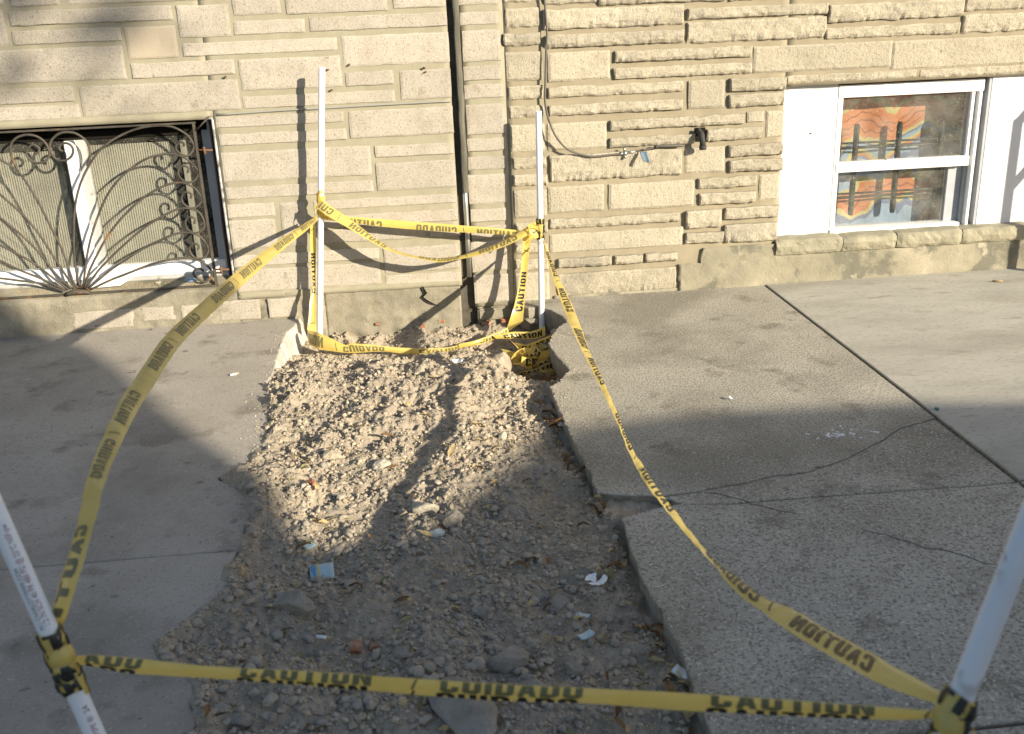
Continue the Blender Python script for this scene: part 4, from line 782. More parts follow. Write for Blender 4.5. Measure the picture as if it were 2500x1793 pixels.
MB().tube([(1.812, .043, 0.693), (1.812, .038, 0.693)], .004, 8).build('screw', M['rust'], wr_)
rbox('panel_return', 2.640, 2.6515, .19, .93, .028, .12, 'vinyl_grey', 0)
rbox('head_rail', 1.931, 2.625, .845, .9, .038, .10)
rbox('left_stile', 1.931, 1.957, .19, .845, .040, .10)
rbox('right_stile', 2.571, 2.588, .506, .845, .044, .10)
rbox('track_strip', 2.589, 2.600, .19, .845, .062, .11, 'vinyl_grey', 0)
rbox('track_rail', 2.601, 2.618, .19, .845, .034, .11)
rbox('track_gap', 2.6185, 2.6395, .19, .9, .085, .11, 'vinyl_grey', 0)
rbox('meeting_rail', 1.940, 2.590, .506, .552, .036, .075)
rbox('lower_stile', 2.516, 2.5885, .236, .505, .085, .12, 'vinyl_grey')
rbox('bottom_rail', 1.932, 2.576, .192, .237, .034, .12)
rbox('upper_glass', 1.957, 2.571, .552, .845, .062, .066, 'glass_r', 0)
rbox('lower_glass', 1.957, 2.516, .237, .506, .092, .096, 'glass_r', 0)
rbox('latch', 2.19, 2.25, .552, .556, .045, .062, 'vinyl_grey', 0)
# printed curtain with loose colour bands
def curtain():
    m = bpy.data.materials.new('banded_curtain_print'); m.use_nodes = True; nt = m.node_tree; N = nt.nodes; L = nt.links; b = N['Principled BSDF']; b.inputs['Roughness'].default_value = .9
    geo = N.new('ShaderNodeNewGeometry'); sp = N.new('ShaderNodeSeparateXYZ'); L.new(geo.outputs['Position'], sp.inputs[0])
    nzn = N.new('ShaderNodeTexNoise'); nzn.inputs['Scale'].default_value = 1.0; nzn.inputs['Detail'].default_value = 2; mpc = N.new('ShaderNodeMapping'); mpc.inputs['Scale'].default_value = (5.5, 0, 3.0); L.new(geo.outputs['Position'], mpc.inputs['Vector']); L.new(mpc.outputs[0], nzn.inputs['Vector'])
    def math_(op, a, c):
        x = N.new('ShaderNodeMath'); x.operation = op
        for i, q in enumerate((a, c)):
            if hasattr(q, 'node'): L.new(q, x.inputs[i])
            else: x.inputs[i].default_value = q
        return x.outputs[0]
    w1 = math_('MULTIPLY', nzn.outputs['Fac'], .34); sl_ = math_('MULTIPLY', sp.outputs['X'], -.16)
    t = math_('ADD', math_('ADD', sp.outputs['Z'], w1), sl_)
    t = math_('MULTIPLY', math_('ADD', t, .05), 1.45)
    r = N.new('ShaderNodeValToRGB'); e = r.color_ramp.elements; r.color_ramp.interpolation = 'CONSTANT'
    O, O2, Y_, B_, B2, D_ = (.50, .20, .10), (.30, .12, .07), (.44, .40, .20), (.27, .35, .47), (.16, .19, .31), (.10, .09, .08)
    seq = [(0, O), (.12, B_), (.21, B2), (.245, Y_), (.275, O), (.33, O2), (.345, O), (.40, Y_), (.43, B_), (.50, B2), (.53, B_), (.565, B2), (.59, O), (.615, Y_), (.65, B_), (.69, B2), (.71, Y_), (.745, O), (.775, O2), (.785, O), (.815, O2), (.825, O), (.86, O2), (.87, O), (.93, Y_), (.965, O)]
    while len(e) < len(seq): e.new(1)
    for q, (p, c) in zip(e, seq): q.position = p; q.color = (*c, 1)
    L.new(math_('FRACT', t, 0), r.inputs[0])
    L.new(r.outputs[0], b.inputs['Base Color']); return m
M['curtain'] = curtain()
V, F = [], []; n = 120
for i in range(n+1):
    x = 1.90+.80*i/n; y = .205+.005*math.sin(x*30+.6*math.sin(x*9))+.005*math.sin(x*13)
    V += [(x, y, .2), (x, y, .9)]
for i in range(n): F.append((2*i, 2*i+2, 2*i+3, 2*i+1))
link('curtain', mesh('curtain', V, F), M['curtain'], wr_, True)
MB().box(1.6, 4.2, .49, .51, .1, 1.0).box(1.62, 1.64, .11, .5, .1, 1.0).box(1.6, 4.2, .12, .5, .1, .13).box(1.6, 4.2, .12, .5, .905, .93).build('room_box', M['dark'], wr_)
# inner security bars seen through the panes
bars = MB()
for z0 in (.600, .624): MB().tube([(1.9, .142, z0), (2.62, .142, z0)], .005, 8).build('cross_bar', M['cable_dk'], wr_, True)
for z0 in (.385, .365): MB().tube([(1.9, .142, z0), (2.62, .142, z0)], .005, 8).build('cross_bar', M['cable_dk'], wr_, True)
for x in (2.075, 2.285, 2.495): 
    MB().tube([(x, .140, .28), (x, .140, .30), (x, .140, .60), (x, .140, .70), (x, .140, .712)], [.010, .0135, .0135, .0135, .009], 10).build('picket', M['cable_dk'], wr_, True)

# ------------------------------------------------------------------ cable, tag, hose bib on the right wall
cb = MB().tube(catmull(CABLE, 5), .0046, 8).build('coax_cable', M['cable'], None, True)
tag(cb, 'thin grey-brown cable hanging down the seam of the tan wall', 'cable')
x0, y0, z0 = CABLE[-1]; x1, y1, z1 = CABLE2[0]
MB().tube([(x0-.004, y0, z0), (x0+.012, y0, z0+.001)], .0062, 8).tube([(x0+.012, y0, z0+.001), (x0+.028, y0, z0+.003)], .009, 6).tube([(x0+.028, y0, z0+.003), (x1, y1, z1)], .0055, 8).tube([(x0+.019, y0-.004, z0-.022), (x0+.022, y0-.004, z0-.008)], .005, 6).tube([(x0+.018, y0-.002, z0+.010), (x0+.016, y0-.002, z0+.026)], .0065, 6).build('connector', M['steel'], cb, True)
c2 = catmull(CABLE2, 4)
MB().tube(c2, [.0038 if i < len(c2)*.5 else .0038+.004*math.sin(min(1, (i/len(c2)-.5)/.42)*math.pi*.9) for i in range(len(c2))], 8).build('cable_tail', M['cable'], cb, True)
MB().tube([(c2[12][0]-.004, c2[12][1], c2[12][2]-.001), (c2[12][0]+.006, c2[12][1], c2[12][2]+.001)], .009, 8).build('grommet', M['cable_dk'], cb, True)
tq = [Vector(p) for p in TAGP]
tg = plate('cable_tag', [tq[3], tq[2], tq[1], tq[0]], .0008, M['tagblue'], 'small curled blue plastic tag hanging from the wall cable', 'tag', curl=.004)
for k_, (a, b) in enumerate(((.10, .5), (.18, .7))):
    p_ = tq[0].lerp(tq[3], a); q_ = tq[1].lerp(tq[2], a); nn = (tq[1]-tq[0]).cross(tq[3]-tq[0]).normalized()
    w_ = q_-p_; MB().tube([p_+w_*.12+nn*.0015, p_+w_*(.12+b*.9)+nn*.0015], .0012, 4).build('print_line', M['tagmark'], tg)
MB().tube([tq[0].lerp(tq[1], .35)+Vector((0, 0, -.004)), tq[0].lerp(tq[1], .5)+Vector((0, .012, .016)), tq[0].lerp(tq[1], .62)+Vector((0, 0, -.004))], .0016, 5).build('tie', M['cable_dk'], tg, True)
fb = empty('hose_bib', (1.276, -.01, .70)); tag(fb, 'short black iron pipe stub sticking out of the tan wall', 'pipe')
MB().tube([(1.273, .01, .732), (1.272, -.03, .733), (1.274, -.048, .722), (1.277, -.054, .70), (1.279, -.056, .672)], [.014, .014, .0145, .013, .0135], 12).build('spout', M['faucet'], fb, True)
MB().tube([(1.279, -.056, .678), (1.2795, -.056, .660)], .0165, 12).build('collar', M['faucet'], fb, True)
MB().tube([(1.268, -.03, .738), (1.268, -.032, .752)], [.009, .005], 8).build('broken_stem', M['faucet'], fb, True)
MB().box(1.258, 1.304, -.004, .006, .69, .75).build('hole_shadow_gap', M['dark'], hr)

# ------------------------------------------------------------------ plastic pipes used as posts
def pipe(name, base, top, r, mat, label, seg=28):
    b, t = Vector(base), Vector(top); d = (t-b).normalized(); u = d.cross(Vector((0, 1, 0))).normalized(); w = d.cross(u)
    rings = [(b, r), (b.lerp(t, .33), r), (b.lerp(t, .66), r), (t-d*.0012, r), (t, r-.001), (t, r*.76), (t-d*.15, r*.76)]
    V, F = [], []
    for (p, q) in rings:
        for j_ in range(seg):
            a = 2*math.pi*j_/seg; V.append(tuple(p+(u*math.cos(a)+w*math.sin(a))*q))
    for i in range(len(rings)-1):
        for j_ in range(seg): a, c = i*seg+j_, i*seg+(j_+1) % seg; F.append((a, c, c+seg, a+seg))
    o = link(name, mesh(name, V, F), mat, None, True); tag(o, label, 'pipe', 'pipes holding up the caution tape'); return o
R0 = .01335
P1b, P1t = Vector((-.499, -.087, -.16)), Vector((-.3590, -.12, 1.089))
P2b, P2t = Vector((.520, -.139, -.2)), Vector((.5343, -.145, .8715))
P3a, P3d = Vector((-.525, -3.297, .494)), Vector((-.053, .039, .184))
P4a, P4d = Vector((.535, -3.66, .57)), Vector((.074, .047, .147))
P3b, P3t = P3a-P3d*3.0, P3a+P3d*4.2
P4b, P4t = P4a-P4d*4.0, P4a+P4d*4.6
pole1 = pipe('pvc_pipe', P1b, P1t, R0, M['pvc'], 'taller upright white plastic pipe by the wall, left end of the dirt')
pole2 = pipe('pvc_pipe', P2b, P2t, R0, M['pvc'], 'shorter upright white plastic pipe by the wall, beside the tape tangle')
pole3 = pipe('pvc_pipe', P3b, P3t, R0, M['pvc'], 'leaning printed white plastic pipe at the lower left corner')
pole4 = pipe('pvc_pipe', P4b, P4t, R0*1.02, M['pvc_dirty'], 'leaning scuffed white plastic pipe at the lower right corner')

# ------------------------------------------------------------------ lettering
CAMP = Vector((0, -4.5, 1.305))
def text_flat(s_, height, cond=.8, bold=.018, step=.008):
    cu = bpy.data.curves.new('txt', 'FONT'); cu.body = s_; cu.size = 1; cu.offset = bold; cu.resolution_u = 3
    ob = bpy.data.objects.new('txt', cu); col.objects.link(ob)
    me = bpy.data.meshes.new_from_object(ob.evaluated_get(bpy.context.evaluated_depsgraph_get()))
    bpy.data.objects.remove(ob); bpy.data.curves.remove(cu)
    bm = bmesh.new(); bm.from_mesh(me); bpy.data.meshes.remove(me)
    bmesh.ops.remove_doubles(bm, verts=bm.verts[:], dist=1e-5)
    ys = [v.co.y for v in bm.verts]; y0_, y1_ = min(ys), max(ys); k_ = height/.70
    for v in bm.verts: v.co = Vector((v.co.x*k_*cond, v.co.y*k_, 0))
    x_ = 0.; W_ = max(v.co.x for v in bm.verts)
    while x_ < W_:
        bmesh.ops.bisect_plane(bm, geom=bm.verts[:]+bm.edges[:]+bm.faces[:], plane_co=(x_, 0, 0), plane_no=(1, 0, 0)); x_ += step
    bmesh.ops.triangulate(bm, faces=bm.faces[:])
    return bm, W_
TK = .23
def glyph(ch):
    w, k = .62, TK
    bar = lambda x0, y0, x1, y1: [(x0, y0), (x1, y0), (x1, y1), (x0, y1)]
    topc = [(0, .80), (w, .80), (w, .88), (w-.13, 1), (.13, 1), (0, .88)]; botc = [(0, .12), (.13, 0), (w-.13, 0), (w, .12), (w, .20), (0, .20)]
    if ch == 'C': return w, [topc, botc, bar(0, .20, k, .80), bar(w-k, .20, w, .37), bar(w-k, .63, w, .80)]
    if ch == 'O': return w, [topc, botc, bar(0, .20, k, .80), bar(w-k, .20, w, .80)]
    if ch == 'U': return w, [botc, bar(0, .20, k, 1), bar(w-k, .20, w, 1)]
    if ch == 'T': return w, [bar(0, .81, w, 1), bar(w/2-k/2, 0, w/2+k/2, .81)]
    if ch == 'I': return k, [bar(0, 0, k, 1)]
    if ch == 'N': return w+.03, [bar(0, 0, k, 1), bar(w+.03-k, 0, w+.03, 1), [(k, .60), (w+.03-k, 0), (w+.03-k, .40), (k, 1)]]
    if ch == 'A': return w, [[(0, 0), (.2, 0), (.31, .524), (.31, 1), (.20, 1)], [(.62, 0), (.42, 1), (.31, 1), (.31, .524), (.42, 0)], [(.244, .20), (.376, .20), (.338, .38), (.282, .38)]]
    if ch == 'D': return w, [bar(0, 0, k, 1), [(k, .80), (w, .80), (w, .87), (w-.14, 1), (k, 1)], [(k, 0), (w-.14, 0), (w, .13), (w, .20), (k, .20)], bar(w-k, .20, w, .80)]
    if ch == '/': return .3, [[(0, 0), (.08, 0), (.3, 1), (.22, 1)]]
    return .3, []
TEXTS = {}
def get_text(s_, height, cond, vlo, vhi, step=.008):
    """flat word: x in metres along the tape, y already in 0..1 across it, cut to the tape's width"""
    key = (s_, round(height, 4), cond, vlo, vhi)
    if key in TEXTS: return TEXTS[key]
    bm = bmesh.new(); x = 0.; sc = height*cond*1.22
    for ch in s_:
        w, polys = glyph(ch)
        for pg in polys: bm.faces.new([bm.verts.new((x+px*sc, vlo+(vhi-vlo)*py, 0)) for px, py in pg])
        x += (w+.13)*sc
    W_ = x
    bmesh.ops.triangulate(bm, faces=bm.faces[:])
    for vv_, sg in ((.015, -1), (.985, 1)):
        bmesh.ops.bisect_plane(bm, geom=bm.verts[:]+bm.edges[:]+bm.faces[:], plane_co=(0, vv_, 0), plane_no=(0, sg, 0), clear_outer=True)
    x_ = step
    while x_ < W_:
        bmesh.ops.bisect_plane(bm, geom=bm.verts[:]+bm.edges[:]+bm.faces[:], plane_co=(x_, 0, 0), plane_no=(1, 0, 0)); x_ += step
    for k_ in (.25, .5, .75): bmesh.ops.bisect_plane(bm, geom=bm.verts[:]+bm.edges[:]+bm.faces[:], plane_co=(0, k_, 0), plane_no=(0, 1, 0))
    bmesh.ops.triangulate(bm, faces=bm.faces[:]); bm.verts.index_update()
    TEXTS[key] = (bm, W_); return TEXTS[key]
class Ribbon:
    def __init__(s, secs, n=8, crease=0., wob=0., seed=0):
        A = catmull([q[0] for q in secs], n); B = catmull([q[1] for q in secs], n)
        s.A, s.B = np.array(A), np.array(B); mid = (s.A+s.B)/2
        s.L = np.concatenate([[0], np.cumsum(np.linalg.norm(np.diff(mid, axis=0), axis=1))]); s.crease = crease; s.wob = wob; s.seed = seed
        s.len = s.L[-1]
    def pt0(s, u, v):
        a = np.array([np.interp(u, s.L, s.A[:, i]) for i in range(3)]); b = np.array([np.interp(u, s.L, s.B[:, i]) for i in range(3)])
        return Vector(b*(1-v)+a*v)
    def nrm(s, u, v):
        e = .004; t = s.pt0(min(u+e, s.len), v)-s.pt0(max(u-e, 0), v); w = s.pt0(u, min(1, v+.2))-s.pt0(u, max(0, v-.2)); n_ = t.cross(w)
        if n_.length < 1e-9: return Vector((0, -1, 0))
        n_.normalize()
        return n_
    def pt(s, u, v, off=0):
        u = min(max(u, 0), s.len); n_ = s.nrm(u, v); d = s.crease*math.sin(math.pi*v)+s.wob*(nz(u*14, v*1.3, s.seed)+.5*nz(u*40, v*2, s.seed+4))
        d *= min(1, u/.03, (s.len-u)/.03) if s.len > .1 else 1
        return s.pt0(u, v)+n_*(d+off)
    def mesh(s, name, mat, parent=None, across=6):
        n_ = max(6, int(s.len/.010)); n_ = min(n_, 360); V, F = [], []
        for i in range(n_+1):
            for j_ in range(across+1): V.append(tuple(s.pt(s.len*i/n_, j_/across)))
        w = across+1
        for i in range(n_):
            for j_ in range(across): F.append((i*w+j_, i*w+j_+1, (i+1)*w+j_+1, (i+1)*w+j_))
        return link(name, mesh(name, V, F), mat, parent, True)
    def letters(s, parent, strings, dirn=1, flip=False, vlo=.16, vhi=.84, u0=0., period=.5, cond=.62, near='ink', far='ink_thru', scale=1., stretch=1., strs=None):
        """dirn=-1 runs the print from the end of the ribbon backwards (mirrored to a viewer on this side)."""
        strings = [(q, w_*stretch) for q, w_ in (strs or strings)]; period *= stretch; cond *= stretch
        reps = int(s.len/period)+3
        for side_, mt in ((1, near), (-1, far)):
            V, F = [], []
            for k_ in range(-1, reps):
                for (st, start) in strings:
                    bm, W_ = get_text(st, .05*scale, cond, vlo, vhi)
                    base = u0+(k_*period+start)
                    if base > s.len or base+W_ < 0: continue
                    ids = {}
                    for f in bm.faces:
                        us = [base+v.co.x for v in f.verts]
                        if min(us) < .004 or max(us) > s.len-.004: continue
                        fi = []
                        for v, u_ in zip(f.verts, us):
                            if v.index not in ids:
                                uu = u_ if dirn > 0 else s.len-u_; vv_ = 1-v.co.y if flip else v.co.y
                                n_ = s.nrm(uu, vv_); p0 = s.pt(uu, vv_); sg = 1 if n_.dot(CAMP-p0) > 0 else -1
                                ids[v.index] = len(V); V.append(tuple(p0+n_*sg*side_*.0009))
                            fi.append(ids[v.index])
                        F.append(tuple(fi))
            if F: link('lettering', mesh('lettering', V, F), M[mt], parent)['kind'] = 'stuff'
CC = [('CAUTION', 0.), ('/', .232), ('CUIDADO', .27)]
def tape(key, label, n=8, crease=0., wob=.002, letters=None, name='caution_tape', across=6):
    rb = Ribbon(TAPES[key], n, crease, wob, len(key)+ord(key[-1]))
    o = rb.mesh(name, M['tape'], None, across); tag(o, label, 'tape', 'caution tape strung around the dirt')
    if letters: rb.letters(o, CC, **letters)
    return o, rb
t1, _ = tape('t1', 'long yellow caution tape bowing over the left pavement', 8, .005, .003, dict(dirn=-1, flip=False, near='ink_thru', far='ink', u0=.06, period=.60, vlo=.2, vhi=.8, stretch=1.25))
t2, _ = tape('t2', 'twisted yellow caution tape sagging over the right pavement', 8, .005, .003, dict(dirn=-1, flip=False, near='ink', far='ink_thru', u0=.16, period=.60, vlo=.16, vhi=.84, stretch=1.45))
t3, _ = tape('t3', 'taut yellow caution tape across the very front', 8, .003, .001, dict(dirn=1, flip=False, near='ink', u0=-.36, period=.60, vlo=-.55, vhi=.36))
Ribbon(TAPES['t3'], 8, .003, .001, 2+ord('3')).letters(t3, CC, dirn=1, near='ink_thru', far='ink_thru', u0=-.355, period=.60, vlo=.42, vhi=1.35)
t4, _ = tape('t4', 'upper straight yellow caution tape between the two wall pipes', 8, .003, .001, dict(dirn=-1, near='ink_thru', far='ink', u0=.10, period=.60, vlo=-.45, vhi=.72))
t5, _ = tape('t5', 'sagging yellow caution tape between the two wall pipes', 8, .004, .002, dict(dirn=-1, near='ink_thru', far='ink', u0=.10, period=.60, vlo=.12, vhi=.82))
t6, _ = tape('t6', 'yellow caution tape hanging beside the taller wall pipe', 8, .004, .002, dict(dirn=-1, flip=True, near='ink', u0=.17, period=.42, vlo=.1, vhi=.8, strs=[('CAUTION', 0.), ('/', .28)]))
t7, _ = tape('t7', 'yellow caution tape lying along the dirt at the wall foot', 8, .004, .003, dict(dirn=1, flip=True, near='ink_thru', far='ink', u0=-.03, period=.60, vlo=.18, vhi=.85))
t8, _ = tape('t8', 'yellow caution tape hanging beside the shorter wall pipe', 8, .004, .002, dict(dirn=-1, flip=False, near='ink', u0=.06, period=.36, vlo=.12, vhi=.82, strs=[('CAUTION', 0.), ('/', .27)]))
t9 = Ribbon(TAPES['t9'], 6, .004, .002, 9).mesh('folded_end', M['tape'], t8)
tn = empty('tape_tangle', (.43, -.42, -.12)); tag(tn, 'crumpled heap of yellow caution tape in the hollow by the shorter pipe', 'tape', 'caution tape strung around the dirt')
for k_, kw in (('w1', dict(dirn=1, vlo=.15, vhi=.8, u0=.04, period=.5)), ('w2', None), ('w3', dict(dirn=1, vlo=.3, vhi=.7, u0=.02, period=.5)), ('w4', None), ('w5', None), ('w6', None), ('w7', None), ('w8', None)):
    rb = Ribbon(TAPES[k_], 8, .006, .006, ord(k_[1])); o = rb.mesh('strip', M['tape'], tn)
    if kw: rb.letters(o, CC, **kw)
    elif k_ in ('w4', 'w8', 'w2'): rb.letters(o, [('CAUTION', 0.)], u0=.03, period=.3, vlo=.1, vhi=.8)
rc = random.Random(21)
for k_ in range(7):
    c = Vector((.40+rc.uniform(-.05, .10), -.58+rc.uniform(-.08, .10), -.085+rc.uniform(-.02, .03))); P = []
    a0 = rc.uniform(0, 6.28)
    for i in range(6):
        a = a0+i*rc.uniform(.5, 1.3); P.append(c+Vector((math.cos(a)*rc.uniform(.02, .075), math.sin(a)*rc.uniform(.02, .06), rc.uniform(-.02, .03))))
    secs = []
    for i, p in enumerate(P):
        d = Vector((rc.uniform(-.6, .6), rc.uniform(-.6, .6), rc.uniform(.3, 1))).normalized()*rc.uniform(.012, .045); secs.append((tuple(p+d/2), tuple(p-d/2)))
    rb = Ribbon(secs, 8, .006, .008, 80+k_); o = rb.mesh('strip', M['tape'], tn)
    if k_ % 2: rb.letters(o, [('CAUTION', 0.)], u0=.02, period=.26, vlo=.05, vhi=.9)
# tape wrapped round the posts
def wrap(parent, b, t, z0, z1, r, seed, turns=4, w0=.012, w1=.034, ink='ink'):
    b, t = Vector(b), Vector(t); d = (t-b).normalized(); r_ = random.Random(seed)
    at = lambda z: b+d*((z-b.z)/d.z)
    u = d.cross(Vector((0, 1, 0))).normalized(); w = d.cross(u); secs = []; n_ = turns*10; a0 = r_.uniform(0, 6.28); zc = (z0+z1)/2; amp = (z1-z0)/2
    for i in range(n_+1):
        th = a0+i/10*2*math.pi; q = i/n_; zz = zc+amp*.8*math.sin(q*math.pi*1.7+seed)+.3*amp*nz(q*5, seed)
        ww = w0+(w1-w0)*(.5+nz(q*6, seed+2)); rr_ = r+.0012+.0030*q+.0022*abs(nz(q*17, seed+5))
        c = at(zz)+(u*math.cos(th)+w*math.sin(th))*rr_; sl = d*ww/2+(u*-math.sin(th)+w*math.cos(th))*ww*.25*nz(q*9, seed)
        secs.append((tuple(c+sl), tuple(c-sl)))
    rb = Ribbon(secs, 3, .002, .0016, seed); o = rb.mesh('wrap', M['tape'], parent, 5)
    if ink: rb.letters(parent, [('CAUTION', 0.)], u0=.01, period=.24, vlo=-.1, vhi=1.0, near=ink, far=ink)
wrap(t1, P1b, P1t, .468, .565, R0, 3, 4, .012, .03, None); wrap(t2, P2b, P2t, .300, .415, R0, 5, 6, .015, .04)
wrap(t3, P3b, P3t, .446, .486, R0, 11, 4, .012, .03); wrap(t1, P3b, P3t, .492, .530, R0, 13, 3, .015, .03); wrap(t2, P4b, P4t, .530, .585, R0, 17, 5, .012, .036)
# loose loops of the knots
def loop(parent, pts, w_, seed, up=(0, 0, 1)):
    P = catmull(pts, 8); secs = []
    for i, p in enumerate(P):
        d = Vector((nz(i*.21, seed), nz(i*.17, seed+3), 1.0)).normalized()*w_
        secs.append((tuple(Vector(p)+d/2), tuple(Vector(p)-d/2)))
    Ribbon(secs[::3]+[secs[-1]], 4, .003, .002, seed).mesh('knot_loop', M['tape'], parent, 4)
k4 = P4a+P4d*-.2
for sd, dl in enumerate((((-.01, -.02, .01), (-.035, -.035, -.03), (-.015, -.04, -.065), (.015, -.035, -.03), (.005, -.022, .01)), ((0, -.02, 0), (.03, -.03, -.01), (.045, -.025, -.045), (.035, -.02, -.07)), ((-.02, -.015, .0), (.0, -.03, -.015), (.025, -.02, .0), (.03, .0, .01)), ((0, -.02, 0), (-.01, -.035, -.04), (-.04, -.03, -.08), (-.05, -.02, -.1)))):
    loop(t2, [tuple(k4+Vector(q)) for q in dl], .014, sd+30)
k2 = Vector((.515, -.165, .37))
for sd, dl in enumerate((((0, 0, .0), (-.03, -.012, .02), (-.045, -.01, -.005), (-.02, -.008, -.03), (0, 0, -.03)), ((-.005, -.005, -.02), (-.035, -.015, -.035), (-.06, -.01, -.06)))):
    loop(t8, [tuple(k2+Vector(q)) for q in dl], .02, sd+50)
k1 = Vector((-.43, -.118, .53))
for sd, dl in enumerate((((0, 0, .03), (.01, -.012, .045), (.022, -.008, .05)), ((-.01, -.004, -.01), (-.02, -.01, -.045), (-.025, -.006, -.07)))):
    loop(t5, [tuple(k1+Vector(q)) for q in dl], .018, sd+60)
# print along the front left pipe
def pipe_print(s_, b, d, along, ang, height, mat, cond=.8):
    bm, W_ = text_flat(s_, height, cond, .0, .004); d = d.normalized(); u = d.cross(Vector((0, 1, 0))).normalized(); w = d.cross(u); V, F = [], []
    bm.verts.ensure_lookup_table(); bm.verts.index_update()
    for v in bm.verts:
        a = ang-v.co.y/R0; V.append(tuple(b+d*(along+v.co.x)+(u*math.cos(a)+w*math.sin(a))*(R0+.0004)))
    for f in bm.faces: F.append(tuple(v.index for v in f.verts))
    bm.free(); link('lettering', mesh('lettering', V, F), M[mat], pole3)['kind'] = 'stuff'
PD = P3d.normalized()
# angle of the camera-facing side of the pipe
uu_ = PD.cross(Vector((0, 1, 0))).normalized(); ww_ = PD.cross(uu_); cv = (CAMP-P3a); CA = math.atan2(cv.dot(ww_), cv.dot(uu_))
pipe_print('CHARLOTTE PIPE \u00ae  24', P3a, PD, -.180, CA+.45, .0075, 'red_ink', 1.0)
pipe_print('1/2 IN SCH 40 PR 480 PSI @ 23\u00b0C NSF-pw', P3a, PD, .052, CA+.4, .0075, 'red_ink', .78)
pipe_print('M.1 CHARLOTTEPIPE.COM', P3a, PD, .05, CA-.25, .006, 'dark_ink', .9)
pipe_print('M.2 CHARLOTTEPIPE', P3a, PD, -.185, CA-.2, .006, 'dark_ink', .9)

# ------------------------------------------------------------------ stones, litter and leaves
def gz(x, y): return float(dirt_h(x, y)+dirt_fine(x, y))
def rock(key, size, label, mat='rock', flatz=.7, name='rock', seed=None, dz=.25, sx=(1, 1, 1), rot=0, cat='stone', dirtz=True):
    x, y, z = ITEMS[key]; v, f = rock_shape(I3, seed or (sum(map(ord, key))), .05, flatz)
    v = v*(1+.16*np.array([[noise.noise(Vector(q)*2.4+Vector((seed or 3, 0, 0)))+.5*noise.noise(Vector(q)*6)] for q in v]))
    v = v*np.array(sx)*size; c, s_ = math.cos(rot), math.sin(rot); v = v@np.array([[c, s_, 0], [-s_, c, 0], [0, 0, 1]])
    zz = (gz(x, y) if dirtz else z)+size*dz
    o = bpy.data.objects.new(name, mesh(name, v, f.tolist())); col.objects.link(o); o.location = (x, y, zz); o.data.materials.append(M[mat])
    tag(o, label, cat, 'larger stones in the dirt'); return o
rock('boulder', .070, 'big dirt-crusted lump left of the tape tangle', 'dirt_bed', .9, 'dirt_lump', sx=(1.0, .9, .95), dz=.15, cat='dirt lump')
rock('fan', .048, 'pale fan-shaped broken chunk half buried at the edge of the sunlight', 'rock_pale', .5, 'concrete_chunk', sx=(1.15, .5, 1), rot=-.2)
rock('grey', .040, 'rounded grey stone just in front of the pale fan-shaped chunk', 'rock', .7)
rock('rock4', .046, 'angular grey stone in shade on the left side of the dirt', 'rock', .8, dz=.3)
rock('brick', .026, 'rusty orange brick fragment in the shaded dirt', 'brick', .8, 'brick_fragment', dz=.4)
rock('orange2', .015, 'small orange brick crumb beside the larger brick fragment', 'brick', .8, 'brick_fragment', dz=.4)
rock('rock6', .042, 'dark grey upright stone right behind the front tape', 'rock', .9, dz=.35)
rock('flat', .105, 'flat broken concrete slab piece under the front tape', 'rock', .28, 'concrete_chunk', sx=(.75, 1.15, 1), rot=.3, dz=.12)
rock('blue', .020, 'small blue-grey stone below the sunlit dirt', 'rock_blue', .8, dz=.45)
rock('pale1', .019, 'pale round pebble in the middle of the dirt near the sun edge', 'rock_pale', .8, dz=.45)
rock('pale2', .013, 'yellowish small pebble just behind the pale round pebble', 'rock_pale', .8, dz=.45)
rock('rockA', .026, 'pale chunk on the sunlit mound', 'rock_pale', .7, dz=.3)
rock('rockB', .034, 'large tan clod on the left of the sunlit mound', 'dirt', .7, 'dirt_lump', dz=.3)
rock('rockC', .019, 'pinkish brick chip at the left foot of the sunlit mound', 'brick', .7, 'brick_fragment', dz=.35)
rock('rockD', .034, 'grey wedge stone beside the right slab edge under the leaves', 'rock', .6, dz=.3)
rock('rockE', .030, 'grey stone just behind the front tape near its middle', 'rock', .7, dz=.3)
rock('rockF', .024, 'grey stone near the right slab behind the front tape', 'rock', .7, dz=.3)
rock('rockG', .021, 'oval grey stone at the bottom left of the dirt, right of its pair', 'rock', .7, dz=.4)
rock('rockH', .018, 'oval grey stone at the bottom left of the dirt, left of its pair', 'rock', .7, dz=.4)
rock('rockI', .020, 'small round grey stone behind the front tape left of centre', 'rock', .8, dz=.4)
rock('rockJ', .022, 'small grey stone alone in the centre of the shaded dirt', 'rock', .8, dz=.4)
rock('conc1', .045, 'broken concrete fragment behind the shorter pipe', 'conc_side', .45, 'concrete_chunk', sx=(1, .6, 1), dz=1.6, rot=-.3)
rock('conc2', .040, 'tilted concrete fragment at the right of the shorter pipe', 'conc_side', .45, 'concrete_chunk', sx=(1, .6, 1), dz=2.3, rot=-.4)
rock('conc3', .030, 'narrow concrete fragment at the wall left of the shorter pipe', 'conc_side', .5, 'concrete_chunk', sx=(1, .6, 1), dz=1.6)
def lay(key, w, h, rot, mat, label, name, cat, curl=.004, lift=.012, th=.0008, onslab=False, tilt=.15):
    x, y, z = ITEMS[key]; z = (.002 if onslab else gz(x, y)+lift); c, s_ = math.cos(rot), math.sin(rot)
    q = [(-w/2, -h/2, -tilt*h/2), (w/2, -h/2, -tilt*h/2), (w/2, h/2, tilt*h/2), (-w/2, h/2, tilt*h/2)]
    return plate(name, [(x+a*c-b*s_, y+a*s_+b*c, z+d) for a, b, d in q], th, M[mat], label, cat, curl=curl)
cd = lay('card', .06, .05, .12, 'card_blue', 'pale blue printed card lying on the left side of the dirt', 'card', 'card', .002, .016, .001, False, .35)
